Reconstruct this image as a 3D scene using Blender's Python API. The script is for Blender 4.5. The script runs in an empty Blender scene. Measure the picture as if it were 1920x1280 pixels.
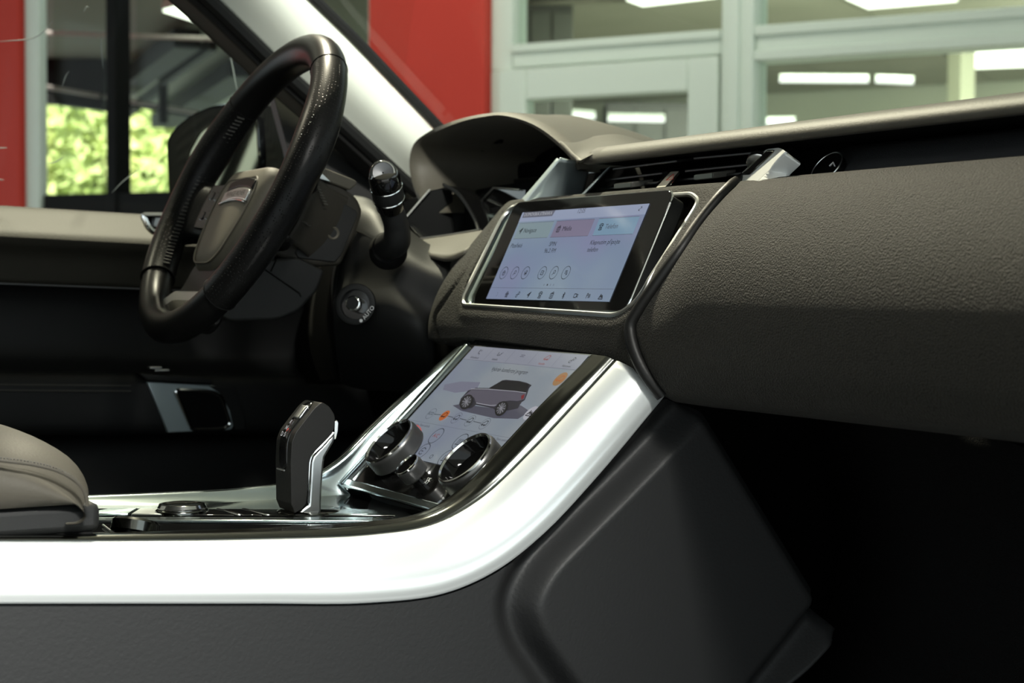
import bpy, bmesh, math, random
import numpy as np
from mathutils import Vector, Matrix

# ------------------------------------------------------------------ camera, world, lights, exposure
SC = bpy.context.scene
COL = SC.collection
F_PX = 3013.0
YAW, PITCH, ROLL = math.radians(29.21), math.radians(-2.142), math.radians(0.2745)
CAM = np.array([0.0, -1.337, 1.15])
_d = np.array([math.sin(YAW)*math.cos(PITCH), math.cos(YAW)*math.cos(PITCH), math.sin(PITCH)])
_r0 = np.array([math.cos(YAW), -math.sin(YAW), 0.0])
_u0 = np.cross(_r0, _d)
_r = _r0*math.cos(ROLL) + _u0*math.sin(ROLL)
_u = -_r0*math.sin(ROLL) + _u0*math.cos(ROLL)

cd = bpy.data.cameras.new('camera')
cam = bpy.data.objects.new('camera', cd)
COL.objects.link(cam)
cam.matrix_world = Matrix(((_r[0], _u[0], -_d[0], CAM[0]), (_r[1], _u[1], -_d[1], CAM[1]),
                           (_r[2], _u[2], -_d[2], CAM[2]), (0, 0, 0, 1)))
cd.lens = 35.0
cd.sensor_width = 35.0*1920/F_PX
cd.clip_start = 0.05
cd.clip_end = 200
cd.dof.use_dof = True
cd.dof.focus_distance = 1.40
cd.dof.aperture_fstop = 5.6
SC.camera = cam

SC.view_settings.view_transform = 'Standard'
SC.view_settings.look = 'None'
SC.view_settings.gamma = 1.0
SC.view_settings.use_curve_mapping = False
SC.view_settings.exposure = 0.0

w = bpy.data.worlds.new('sky'); SC.world = w
w.use_nodes = True
bg = w.node_tree.nodes['Background']
bg.inputs['Color'].default_value = (0.86, 0.97, 1.0, 1)
bg.inputs['Strength'].default_value = 1.5

def light(name, kind, loc, target, power, color, size=0.2, size_y=None, spread=None):
    l = bpy.data.lights.new(name, kind)
    l.energy = power; l.color = color
    if kind == 'AREA':
        l.size = size
        if size_y:
            l.shape = 'RECTANGLE'; l.size_y = size_y
        else:
            l.shape = 'DISK'
        if spread: l.spread = spread
    o = bpy.data.objects.new(name, l); COL.objects.link(o)
    o.location = loc
    o.rotation_euler = (Vector(target)-Vector(loc)).to_track_quat('-Z', 'Y').to_euler()
    return o

WARM = (1.0, 0.93, 0.70)
light('showroom_spot_lamp', 'AREA', (0.95, 1.40, 3.12), (0.75, -0.15, 1.15), 122, WARM, 0.12)
light('side_fill', 'AREA', (-0.55, 2.0, 3.12), (0.35, 0.35, 1.15), 15, WARM, 0.14)  # added fill, brightens the door top and armrest
light('console_fill', 'AREA', (-0.10, -2.72, 3.2), (-0.12, -0.2, 0.90), 16, (1, 0.99, 0.93), 0.8, 0.2, spread=0.6)  # added narrow fill aimed at the console side
for ox, oy in ((6.3, 6.6), (8.6, 6.2)):
    light('office_fill', 'AREA', (float(CAM[0]+ox), float(CAM[1]+oy), 2.85), (CAM[0]+ox+1.5, CAM[1]+oy+1.5, 0), 560, (1, 1, 0.84), 2.5, 2.5)  # added fill, lifts the office beyond its own ceiling lights
light('pillar_fill', 'AREA', (-0.35, -2.4, 3.2), (0.82, 0.64, 1.42), 5, (1, 0.99, 0.90), 0.5, 0.2, spread=0.45)  # added narrow fill, brightens the windscreen pillar
fl = light('facade_fill', 'AREA', (2.0, 3.1, 3.2), (2.9, 4.2, 1.6), 12, (1, 0.98, 0.88), 3.0, 0.3, spread=2.2)  # added fill for the red wall and white frames
sun = light('sun', 'SUN', (0, -20, 20), (0, 0, 0), 8.0, (1, 0.96, 0.86))
sun.rotation_euler = Vector((0.55, 0.62, -0.75)).to_track_quat('-Z', 'Y').to_euler()
sun.data.angle = 0.01

# ------------------------------------------------------------------ helpers
random.seed(7)
rng = np.random.default_rng(7)
PI = math.pi

def ray(px, py):
    return _d + (px-960)/F_PX*_r - (py-640)/F_PX*_u
def W(px, py, X=None, Y=None, Z=None, D=None):
    v = ray(px, py)
    if X is not None: t = (X-CAM[0])/v[0]
    elif Y is not None: t = (Y-CAM[1])/v[1]
    elif Z is not None: t = (Z-CAM[2])/v[2]
    else: t = D
    return CAM + t*v
def onplane(px, py, p0, n):
    v = ray(px, py)
    return CAM + v*(np.dot(np.asarray(p0)-CAM, n)/np.dot(v, n))

def cr(pts, n):
    """Catmull-Rom resample of a point list to n points (chord parameter)."""
    P = np.asarray(pts, float)
    if len(P) == 2:
        t = np.linspace(0, 1, n)[:, None]
        return P[0]*(1-t)+P[1]*t
    seg = np.linalg.norm(np.diff(P, axis=0), axis=1)
    s = np.concatenate([[0], np.cumsum(np.sqrt(seg+1e-9))])
    s /= s[-1]
    Q = np.vstack([2*P[0]-P[1], P, 2*P[-1]-P[-2]])
    S = np.concatenate([[2*s[0]-s[1]], s, [2*s[-1]-s[-2]]])
    out = []
    # arc-like sampling
    L = np.concatenate([[0], np.cumsum(seg)]); L /= max(L[-1], 1e-9)
    for a in np.linspace(0, 1, n):
        tt = np.interp(a, L, s)
        i = min(max(np.searchsorted(s, tt, side='right')-1, 0), len(P)-2)
        p0, p1, p2, p3 = Q[i], Q[i+1], Q[i+2], Q[i+3]
        t0, t1, t2, t3 = S[i], S[i+1], S[i+2], S[i+3]
        t = min(max(tt, t1), t2)
        A1 = (t1-t)/(t1-t0)*p0+(t-t0)/(t1-t0)*p1
        A2 = (t2-t)/(t2-t1)*p1+(t-t1)/(t2-t1)*p2
        A3 = (t3-t)/(t3-t2)*p2+(t-t2)/(t3-t2)*p3
        B1 = (t2-t)/(t2-t0)*A1+(t-t0)/(t2-t0)*A2
        B2 = (t3-t)/(t3-t1)*A2+(t-t1)/(t3-t1)*A3
        out.append((t2-t)/(t2-t1)*B1+(t-t1)/(t2-t1)*B2)
    return np.array(out)
def grid_cr(rows, nu, nv):
    """rows of control points -> nv x nu smooth grid"""
    R = [cr(r, nu) for r in rows]
    R = np.array(R)
    return np.stack([cr(R[:, j], nv) for j in range(nu)], 1)
def fillet(poly, r, n=5):
    """round the corners of a closed 2D polygon; r scalar or list"""
    P = [np.asarray(p, float) for p in poly]; m = len(P); out = []
    for i in range(m):
        p, a, b = P[i], P[i-1], P[(i+1) % m]
        ri = r[i] if hasattr(r, '__len__') else r
        da, db = a-p, b-p
        la, lb = np.linalg.norm(da), np.linalg.norm(db)
        if ri <= 0: out.append(p); continue
        k = min(ri, la*0.48, lb*0.48)
        s, e = p+da/la*k, p+db/lb*k
        for t in np.linspace(0, 1, n):
            out.append((1-t)**2*s+2*t*(1-t)*p+t*t*e)
    return out

class MB:
    def __init__(s): s.v = []; s.f = []
    def add(s, verts, faces):
        o = len(s.v); s.v += [tuple(map(float, p)) for p in verts]
        s.f += [tuple(o+i for i in f) for f in faces]; return s
    def grid(s, G, close_u=False, close_v=False, flip=False):
        G = np.asarray(G); n, m = G.shape[:2]; F = []
        for i in range(n if close_v else n-1):
            for j in range(m if close_u else m-1):
                a, b = i*m+j, i*m+(j+1) % m
                c, e = ((i+1) % n)*m+(j+1) % m, ((i+1) % n)*m+j
                F.append((a, e, c, b) if flip else (a, b, c, e))
        return s.add(G.reshape(-1, 3), F)
    def box(s, c, size, R=None):
        c = np.asarray(c, float); h = np.asarray(size, float)/2
        V = np.array([(x, y, z) for x in (-1, 1) for y in (-1, 1) for z in (-1, 1)])*h
        if R is not None: V = V @ np.asarray(R).T
        return s.add(V+c, [(0, 1, 3, 2), (4, 6, 7, 5), (0, 4, 5, 1), (2, 3, 7, 6), (0, 2, 6, 4), (1, 5, 7, 3)])
    def prism(s, poly, vec):
        P = np.asarray(poly, float); n = len(P); vec = np.asarray(vec, float)
        return s.add(np.vstack([P, P+vec]), [tuple(range(n))[::-1], tuple(range(n, 2*n))] +
                     [(i, (i+1) % n, n+(i+1) % n, n+i) for i in range(n)])
    def hexa(s, q0, q1):
        """two quads (back, front) -> closed block"""
        return s.add(list(q0)+list(q1), [(3, 2, 1, 0), (4, 5, 6, 7)]+[(i, (i+1) % 4, 4+(i+1) % 4, 4+i) for i in range(4)])
    def tube(s, path, r, n=10, closed=False, flat=1.0, up=(0, 0, 1), cap=True):
        P = np.asarray(path, float); m = len(P); G = []
        for i in range(m):
            if closed: t = P[(i+1) % m]-P[i-1]
            else: t = P[min(i+1, m-1)]-P[max(i-1, 0)]
            t = t/(np.linalg.norm(t)+1e-12)
            a = np.cross(t, up); la = np.linalg.norm(a)
            a = a/la if la > 1e-5 else np.array([1., 0, 0])
            b = np.cross(a, t)
            ri = r[i] if hasattr(r, '__len__') else r
            G.append([P[i]+ri*(math.cos(q)*a+flat*math.sin(q)*b) for q in np.linspace(0, 2*PI, n, endpoint=False)])
        s.grid(np.array(G), close_u=True, close_v=closed, flip=True)
        if not closed and cap:
            o = len(s.v)-m*n
            s.f.append(tuple(o+i for i in range(n))); s.f.append(tuple(o+(m-1)*n+i for i in range(n))[::-1])
        return s
    def lathe(s, prof, c, ax, n=32, x0=None, cap=True):
        """prof: list of (radius, height along ax)"""
        c = np.asarray(c, float); ax = np.asarray(ax, float); ax = ax/np.linalg.norm(ax)
        a = np.cross(ax, (0.3, 0.2, 0.93)) if x0 is None else np.asarray(x0, float)
        a = a/np.linalg.norm(a); b = np.cross(ax, a)
        G = np.array([[c+ax*h+r*(math.cos(q)*a+math.sin(q)*b) for q in np.linspace(0, 2*PI, n, endpoint=False)] for r, h in prof])
        s.grid(G, close_u=True)
        if cap:
            o = len(s.v)-len(prof)*n
            s.f.append(tuple(o+i for i in range(n))[::-1]); s.f.append(tuple(o+(len(prof)-1)*n+i for i in range(n)))
        return s
    def build(s, name, mat, parent=None, bevel=0, seg=2, solid=0, off=-1, subsurf=0, ang=40, local=False, normals=True, face=None):
        me = bpy.data.meshes.new(name)
        V = np.array(s.v, float)
        if parent is not None and not local:
            V = V - ORG.get(parent.name, np.zeros(3))
        me.from_pydata([tuple(p) for p in V], [], s.f); me.validate(); me.update()
        if normals:
            bm = bmesh.new(); bm.from_mesh(me)
            bmesh.ops.recalc_face_normals(bm, faces=bm.faces); bm.to_mesh(me); bm.free()
        if solid:
            cen = V.mean(0); nn = np.zeros(3)
            for pl in me.polygons: nn += np.array(pl.normal)*pl.area
            cw = (CAM if face is None else np.array(face, float))-(np.array(s.v, float).mean(0))
            if not local and float(nn@cw) < 0: me.flip_normals()
            if local and nn[2] < 0: me.flip_normals()
        me.shade_smooth(); me.set_sharp_from_angle(angle=math.radians(ang))
        if mat is not None: me.materials.append(mat)
        o = bpy.data.objects.new(name, me); COL.objects.link(o)
        if parent is not None:
            o.parent = parent
            ORG[o.name] = ORG.get(parent.name, np.zeros(3)) if not local else np.zeros(3)
        else: ORG[o.name] = np.zeros(3)
        if solid:
            m = o.modifiers.new('thick', 'SOLIDIFY'); m.thickness = solid; m.offset = off; m.use_even_offset = False
        if bevel:
            m = o.modifiers.new('round', 'BEVEL'); m.width = bevel; m.segments = seg; m.limit_method = 'ANGLE'; m.angle_limit = math.radians(35)
            m.harden_normals = False
        if subsurf:
            m = o.modifiers.new('smooth', 'SUBSURF'); m.levels = m.render_levels = subsurf
        return o
ORG = {}
def thing(name, label, cat, loc=(0, 0, 0), R=None, group=None):
    o = bpy.data.objects.new(name, None); COL.objects.link(o)
    o.empty_display_size = 0.05
    if R is not None:
        M = Matrix([list(R[i])+[loc[i]] for i in range(3)]+[[0, 0, 0, 1]]); o.matrix_world = M
        ORG[o.name] = np.zeros(3)
    else:
        o.location = loc; ORG[o.name] = np.array(loc, float)
    tag(o, label, cat, group); return o
def tag(o, label=None, cat=None, group=None, kind='thing'):
    if label: o['label'] = label
    if cat: o['category'] = cat
    if group: o['group'] = group
    if kind: o['kind'] = kind
    return o
def struct(o): o['kind'] = 'structure'; return o

# ------------------------------------------------------------------ materials
def nm(name):
    m = bpy.data.materials.new(name); m.use_nodes = True
    return m, m.node_tree.nodes, m.node_tree.links, m.node_tree.nodes['Principled BSDF']
def mat(name, col, rough=0.5, metal=0.0, spec=0.5, coat=0.0, coat_rough=0.05, noise=None, bump=None, sheen=0.0, aniso=0, rvar=0):
    """noise=(scale, amount, col2) colour variation; bump=(scale, strength, distance)"""
    m, N, L, b = nm(name)
    b.inputs['Base Color'].default_value = (*col, 1)
    b.inputs['Roughness'].default_value = rough
    b.inputs['Metallic'].default_value = metal
    b.inputs['Specular IOR Level'].default_value = spec
    b.inputs['Coat Weight'].default_value = coat
    b.inputs['Coat Roughness'].default_value = coat_rough
    b.inputs['Sheen Weight'].default_value = sheen
    if noise or bump or rvar:
        tc = N.new('ShaderNodeTexCoord')
    if noise:
        sc_, am, c2 = noise
        n = N.new('ShaderNodeTexNoise'); n.inputs['Scale'].default_value = sc_; n.inputs['Detail'].default_value = 3
        L.new(tc.outputs['Object'], n.inputs['Vector'])
        rp = N.new('ShaderNodeMapRange'); rp.inputs['From Min'].default_value = 0.5-am; rp.inputs['From Max'].default_value = 0.5+am
        L.new(n.outputs['Fac'], rp.inputs['Value'])
        mx = N.new('ShaderNodeMix'); mx.data_type = 'RGBA'
        mx.inputs['A'].default_value = (*col, 1); mx.inputs['B'].default_value = (*c2, 1)
        L.new(rp.outputs['Result'], mx.inputs['Factor']); L.new(mx.outputs['Result'], b.inputs['Base Color'])
    if bump:
        sc_, st, di = bump
        n2 = N.new('ShaderNodeTexNoise'); n2.inputs['Scale'].default_value = sc_; n2.inputs['Detail'].default_value = 2
        L.new(tc.outputs['Object'], n2.inputs['Vector'])
        bp = N.new('ShaderNodeBump'); bp.inputs['Strength'].default_value = st; bp.inputs['Distance'].default_value = di
        L.new(n2.outputs['Fac'], bp.inputs['Height']); L.new(bp.outputs['Normal'], b.inputs['Normal'])
    if rvar:
        n3 = N.new('ShaderNodeTexNoise'); n3.inputs['Scale'].default_value = 14
        L.new(tc.outputs['Object'], n3.inputs['Vector'])
        r3 = N.new('ShaderNodeMapRange'); r3.inputs['To Min'].default_value = rough-rvar; r3.inputs['To Max'].default_value = rough+rvar
        L.new(n3.outputs['Fac'], r3.inputs['Value']); L.new(r3.outputs['Result'], b.inputs['Roughness'])
    return m
def emit(name, col, st=1.0, noise=None):
    if name.startswith(('screen_', 'touchscreen')): st *= 0.50          # dimmed display brightness
    if name.startswith(('climate_', 'picture_', 'badge_white')): st *= 0.60
    m, N, L, b = nm(name)
    b.inputs['Base Color'].default_value = (0.01, 0.01, 0.01, 1)
    b.inputs['Roughness'].default_value = 0.12
    b.inputs['Specular IOR Level'].default_value = 0.3
    b.inputs['Emission Color'].default_value = (*col, 1)
    b.inputs['Emission Strength'].default_value = st
    if noise:
        sc_, c2, c3 = noise
        tc = N.new('ShaderNodeTexCoord'); n = N.new('ShaderNodeTexNoise'); n.inputs['Scale'].default_value = sc_; n.inputs['Detail'].default_value = 1
        L.new(tc.outputs['Object'], n.inputs['Vector'])
        rp = N.new('ShaderNodeValToRGB'); e = rp.color_ramp.elements
        e[0].position = 0.35; e[0].color = (*c2, 1); e[1].position = 0.66; e[1].color = (*c3, 1)
        k = e.new(0.5); k.color = (*col, 1)
        L.new(n.outputs['Fac'], rp.inputs['Fac']); L.new(rp.outputs['Color'], b.inputs['Emission Color'])
    return m
def glass(name, tint=(1, 1, 1), refl=0.5):
    m, N, L, b = nm(name)
    N.remove(b)
    out = N['Material Output']
    t = N.new('ShaderNodeBsdfTransparent'); t.inputs['Color'].default_value = (*tint, 1)
    g = N.new('ShaderNodeBsdfGlossy'); g.inputs['Roughness'].default_value = 0.02
    lw = N.new('ShaderNodeLayerWeight'); lw.inputs['Blend'].default_value = 0.5
    pw = N.new('ShaderNodeMath'); pw.operation = 'POWER'; pw.inputs[1].default_value = 5
    L.new(lw.outputs['Facing'], pw.inputs[0])
    mu = N.new('ShaderNodeMath'); mu.operation = 'MULTIPLY_ADD'; mu.inputs[1].default_value = refl; mu.inputs[2].default_value = 0.08*refl
    L.new(pw.outputs[0], mu.inputs[0])
    mx = N.new('ShaderNodeMixShader')
    L.new(mu.outputs[0], mx.inputs['Fac']); L.new(t.outputs[0], mx.inputs[1]); L.new(g.outputs[0], mx.inputs[2])
    L.new(mx.outputs[0], out.inputs['Surface'])
    return m

M = {}
M['dash'] = mat('grained_dash_skin', (0.025, 0.0228, 0.0162), 0.65, spec=.14, noise=(1100, 0.14, (0.009, 0.0085, 0.007)), bump=(650, 1.0, 0.0022), sheen=0.05)
M['leather'] = mat('smooth_leather', (0.064, 0.059, 0.046), 0.55, spec=.25, bump=(420, 0.3, 0.0008), sheen=0.04)
M['plastic'] = mat('dark_soft_plastic', (0.010, 0.0105, 0.0105), 0.55, spec=.25, bump=(900, 0.25, 0.0005))
M['panel'] = mat('console_side_leather', (0.019, 0.0195, 0.020), 0.5, spec=.3, bump=(330, 0.28, 0.0009))
M['black'] = mat('matt_black', (0.0035, 0.0035, 0.0035), 0.8, spec=.1)
M['gloss'] = mat('gloss_black', (0.004, 0.004, 0.004), 0.06, coat=0.5)
M['wheel'] = mat('steering_leather', (0.006, 0.006, 0.006), 0.34, spec=.13, bump=(500, 0.15, 0.0005))
M['chrome'] = mat('chrome', (0.80, 0.82, 0.82), 0.12, 1.0)
M['satin'] = mat('satin_aluminium', (0.62, 0.64, 0.64), 0.28, 1.0)
M['silver'] = mat('pearl_silver_trim', (0.87, 0.91, 0.91), 0.24, 0.5, coat=0.5, coat_rough=0.06)
M['rail'] = mat('smoked_chrome', (0.13, 0.135, 0.125), 0.14, 1.0)
M['door_skin'] = mat('door_top_leather', (0.040, 0.037, 0.029), 0.58, spec=.2, bump=(420, .3, .0008))
M['satin_light'] = mat('satin_silver_paint', (0.52, 0.61, 0.63), 0.3, 0.5)
M['armrest'] = mat('armrest_leather', (0.048, 0.044, 0.035), 0.58, spec=.2, bump=(420, 0.3, 0.0008))
M['shroud'] = mat('shroud_skin', (0.024, 0.022, 0.018), 0.6, spec=.2, bump=(600, .3, .0006))
M['grip'] = mat('black_grip_leather', (0.008, 0.008, 0.0075), 0.45, spec=.25, bump=(420, .2, .0006))
M['pad'] = mat('airbag_skin', (0.085, 0.078, 0.060), 0.6, spec=.25, bump=(420, .2, .0006))
M['louvre'] = mat('louvre_silver_paint', (0.74, 0.76, 0.75), 0.35, 0.15)
M['steel'] = mat('bright_console_trim', (0.60, 0.70, 0.72), 0.15, 1.0)
M['cloth'] = mat('pillar_cloth', (0.82, 0.86, 0.76), 0.85, bump=(900, 0.2, 0.0005))
M['rubber'] = mat('rubber_seal', (0.008, 0.008, 0.008), 0.6)
M['mesh'] = mat('dark_woven_mesh', (0.022, 0.023, 0.025), 0.7, bump=(1200, 0.8, 0.001))
M['carpet'] = mat('black_carpet', (0.011, 0.011, 0.011), 0.95, spec=.1, bump=(600, 0.9, 0.003))
M['stitch'] = mat('grey_thread', (0.05, 0.048, 0.042), 0.7)
M['headliner'] = mat('grey_headliner', (0.30, 0.31, 0.29), 0.9)
M['paint'] = mat('black_car_paint', (0.006, 0.006, 0.007), 0.10, spec=.3, coat=.3)
M['mirror'] = mat('mirror_glass', (0.75, 0.8, 0.8), 0.02, 1.0)
M['carglass'] = glass('car_glass', (0.95, 0.98, 0.96), 0.12)
M['screenglass'] = glass('windscreen_glass', (0.95, 0.98, 0.95), 0.35)
M['pane'] = glass('window_pane', (0.92, 0.96, 0.93), 0.10)
M['white_print'] = mat('white_print', (0.75, 0.75, 0.75), 0.5)
M['red'] = mat('red_cladding', (0.62, 0.062, 0.045), 0.6, spec=.15, noise=(1.2, 0.3, (0.50, 0.048, 0.034)))
M['frame'] = mat('white_window_frame', (0.70, 0.78, 0.70), 0.45)
M['blacksteel'] = mat('black_steel', (0.006, 0.0065, 0.0065), 0.6, spec=.1)

# ------------------------------------------------------------------ showroom shell
W1H = math.radians(-32.8)
_wl = np.array([math.sin(W1H), math.cos(W1H), 0.0])      # along the facade, towards picture left
_wr = -_wl
_wn = np.array([-_wl[1], _wl[0], 0.0])
if np.dot(_wn, _d) < 0: _wn = -_wn                       # pointing out of the showroom
_wp = CAM + 6.0*np.array([math.sin(YAW), math.cos(YAW), 0])
def w1(px, py, off=0.0): return onplane(px, py, _wp+_wn*off, _wn)
def w1s(px, off=0.0):
    p = w1(px, 400, off); return float(np.dot(p-_wp, _wr))
def w1z(px, py, off=0.0): return float(w1(px, py, off)[2])
def wblock(mb, s0, s1, z0, z1, off=0.0, depth=0.1):
    a = _wp+_wn*off
    q = [a+_wr*s0, a+_wr*s1, a+_wr*s1, a+_wr*s0]
    zz = [z0, z0, z1, z1]
    q0 = [np.array([p[0], p[1], z]) for p, z in zip(q, zz)]
    mb.hexa([p+_wn*depth for p in q0], q0); return mb
def wp(s, z, off=0.0):
    p = _wp+_wr*s+_wn*off; return np.array([p[0], p[1], z])

CEIL = 3.35
struct(MB().box((0, 0, -0.05), (26, 26, 0.1)).build('floor', mat('showroom_floor', (0.32, 0.32, 0.31), 0.25)))
def obox(c, ax, sx, sy, sz):
    ax = np.asarray(ax); ay = np.array([-ax[1], ax[0], 0])
    R = np.stack([ax, ay, [0, 0, 1]], 1)
    return c, (sx, sy, sz), R
# ceiling covers the showroom up to the facade
cc = _wp - _wn*5.0
c_, s_, R_ = obox((cc[0], cc[1], CEIL+0.06), _wr, 14, 10, 0.12)
struct(MB().box(c_, s_, R_).build('ceiling', mat('showroom_ceiling', (0.45, 0.46, 0.42), 0.9)))

sL0, sL1 = w1s(-1700), w1s(38)
sR0, sR1 = w1s(689), w1s(907)
wl = MB(); wblock(wl, sL0, sL1, 0, CEIL, 0, 0.06)
struct(wl.build('wall_left', M['red'], bevel=0.01))
wr_ = MB(); wblock(wr_, sR0, sR1, 0, CEIL, 0, 0.25)
struct(wr_.build('wall_right', M['red'], bevel=0.01))

# left glazing: white jambs, black mullion, pane
f1 = MB(); wblock(f1, w1s(38), w1s(66), 0, CEIL, 0.03, 0.05)
win = struct(f1.build('window_1', M['frame'], bevel=0.008))
def wpart(name, s0, s1, z0, z1, off, depth, m, parent, bevel=0.006):
    b = MB(); wblock(b, s0, s1, z0, z1, off, depth); return b.build(name, m, parent, bevel=bevel)
wpart('jamb', w1s(676), w1s(690), 0, CEIL, 0.05, 0.14, M['frame'], win)
wpart('mullion', w1s(193), w1s(211), 0, CEIL, 0.02, 0.10, M['blacksteel'], win)
zs = w1z(150, 362)
wpart('sill_rail', w1s(72), w1s(676), zs-0.14, zs, 0.03, 0.16, M['blacksteel'], win)
wpart('lower_panel', w1s(72), w1s(676), 0, zs-0.14, 0.06, 0.08, mat('dark_lower_panel', (0.03, 0.032, 0.03), 0.5), win)
wpart('pane', w1s(72), w1s(191), zs, CEIL, 0.10, 0.012, M['pane'], win, 0)
wpart('pane', w1s(228), w1s(676), zs, CEIL, 0.10, 0.012, M['pane'], win, 0)

# white door and window wall on the right
xs = dict(j0=907, j1=948, d0=925, g0=976, g1=1281, d1=1338, p0=1340, p1=1404)
S = {k: w1s(v) for k, v in xs.items()}
z_up = w1z(1140, 67)          # lower edge of the upper pane
z_lf = w1z(1130, 116)         # top of the door leaf
z_dg = w1z(1130, 177)         # top of the door glass
tb = MB(); wblock(tb, S['d0'], S['d1'], 0.0, 0.02, 0.02, 0.1)
door = struct(tb.build('door_1', M['frame']))
wpart('stile', S['d0'], S['g0'], 0.02, z_lf, 0.03, 0.08, M['frame'], door)
wpart('stile', S['g1'], S['d1'], 0.02, z_lf, 0.03, 0.08, M['frame'], door)
wpart('top_rail', S['g0'], S['g1'], z_dg, z_lf, 0.032, 0.076, M['frame'], door)
wpart('bottom_rail', S['g0'], S['g1'], 0.02, 0.35, 0.032, 0.076, M['frame'], door)
wpart('pane', S['g0'], S['g1'], 0.35, z_dg, 0.06, 0.01, M['pane'], door, 0)
f2 = MB(); wblock(f2, S['j0'], S['j1'], z_lf, CEIL, 0.05, 0.12)
win2 = struct(f2.build('window_2', M['frame'], bevel=0.006))
wpart('jamb', S['j0'], S['d0']-0.006, 0, z_lf, 0.05, 0.12, M['frame'], win2)
wpart('transom', S['j1'], S['p0'], z_lf+0.006, z_up, 0.05, 0.12, M['frame'], win2)
wpart('glazing_bead', S['j1'], S['p0'], z_up-0.03, z_up, 0.035, 0.02, M['frame'], win2, 0.004)
wpart('pane', S['j1'], S['p0'], z_up, CEIL, 0.10, 0.01, M['pane'], win2, 0)
f3 = MB(); wblock(f3, S['p0']+0.006, S['p1'], 0, CEIL, 0.03, 0.15)
win3 = struct(f3.build('window_3', M['frame'], bevel=0.008))
s_end = w1s(2350)
z3a = w1z(1660, 26.5); z3b = w1z(1660, 95)
wpart('post_cover', S['p0']+0.03, S['p1']-0.05, 0, CEIL, 0.015, 0.02, M['frame'], win3, 0.004)
wpart('transom', S['p1'], s_end, z3b, z3a, 0.05, 0.12, M['frame'], win3)
wpart('glazing_bead', S['p1'], s_end, z3b, z3b+0.035, 0.035, 0.02, M['frame'], win3, 0.004)
wpart('glazing_bead', S['p1'], s_end, z3a-0.035, z3a, 0.035, 0.02, M['frame'], win3, 0.004)
wpart('pane', S['p1'], s_end, z3a, CEIL, 0.10, 0.01, M['pane'], win3, 0)
wpart('pane', S['p1'], s_end, 0.3, z3b, 0.10, 0.01, M['pane'], win3, 0)
wpart('lower_panel', S['p1'], s_end, 0, 0.3, 0.05, 0.1, M['frame'], win3)

# office behind the white windows
OFF_Z = 2.95
olive = mat('office_wall_paint', (0.30, 0.32, 0.25), 0.8, noise=(0.8, 0.25, (0.24, 0.255, 0.20)))
ob = MB(); a0 = wp(w1s(790, 9.5), 0, 9.5); a1 = wp(w1s(2600)+6, 0, 9.5)
q0 = [a0, a1, a1+np.array([0, 0, OFF_Z+.3]), a0+np.array([0, 0, OFF_Z+.3])]
ob.hexa([p+_wn*0.15 for p in q0], q0)
struct(ob.build('wall_office', olive))
ob = MB(); a0 = w1(770, 400, .3); a0[2] = 0; a1 = W(800, 400, D=19); a1[2] = 0
q0 = [a0, a1, a1+np.array([0, 0, OFF_Z]), a0+np.array([0, 0, OFF_Z])]
ob.hexa([p-_wr*0.12 for p in q0], q0)
struct(ob.build('wall_office_side', olive))
ceil_m = mat('office_ceiling_tile', (0.30, 0.30, 0.235), 0.9, noise=(2.0, 0.3, (0.26, 0.262, 0.2)))
def oblock(s0, s1, o0, o1, z0, z1):
    q = [wp(s0, z0, o0), wp(s1, z0, o0), wp(s1, z0, o1), wp(s0, z0, o1)]
    b = MB(); b.hexa(q, [p+np.array([0, 0, z1-z0]) for p in q]); return b
ob = MB(); Pq = [wp(w1s(770, .3), 0, .3), wp(w1s(2600)+6, 0, .3), wp(w1s(2600)+6, 0, 9.6), wp(w1s(770, 9.6), 0, 9.6)]
ob.prism([p+np.array([0, 0, OFF_Z+.06]) for p in Pq], (0, 0, .06))
oc = struct(ob.build('ceiling_office', mat('ceiling_void', (0.05, 0.05, 0.045), 0.9)))
tile_me = None
ns = 0
for i in range(17):
    for j in range(7):
        s0 = w1s(790, 9.5)+i*1.2; o0 = 0.35+j*1.3
        if s0 < w1s(780, o0): continue
        if tile_me is None:
            t = oblock(0, 1.18, 0, 1.28, OFF_Z, OFF_Z+0.05).build('ceiling_tile', ceil_m, oc)
            tile_me = t; base = wp(0, 0, 0)
        else:
            t = tile_me.copy(); COL.objects.link(t)
        off = _wr*s0+_wn*o0
        t.location = (off[0], off[1], 0)
lamp_m = emit('office_lamp_glow', (1.0, 1.0, 0.86), 3.2)
tube_m = emit('tube_glow', (1.0, 1.0, 0.94), 1.9)
def ceil_panel(name, pts, zc, label, grp, m=lamp_m):
    P = [W(x, y, Z=zc) for x, y in pts]
    root = thing(name, label, 'ceiling light', tuple(np.mean(P, 0)), group=None)
    b = MB(); b.prism(P, (0, 0, 0.03)); b.build('diffuser', m, root)
    c = np.mean(P, 0); O = [c+(p-c)*1.04 for p in P]
    b = MB(); b.prism([p+np.array([0, 0, 0.012]) for p in O], (0, 0, 0.05)); b.build('housing', M['frame'], root)
ceil_panel('ceiling_light', [(1175, 1), (1205, 12), (1345, -4), (1300, -14)], OFF_Z-.04, 'square office ceiling light above the white door', 'x')
ceil_panel('ceiling_light', [(1585, -2), (1628, 17), (1795, 3), (1740, -16)], OFF_Z-.04, 'square ceiling light behind the upper right window pane', 'x')
ceil_panel('ceiling_light', [(1781, 98), (1828, 129), (2010, 122), (1950, 88)], OFF_Z-.04, 'large square ceiling light behind the lower right pane', 'x')
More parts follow.
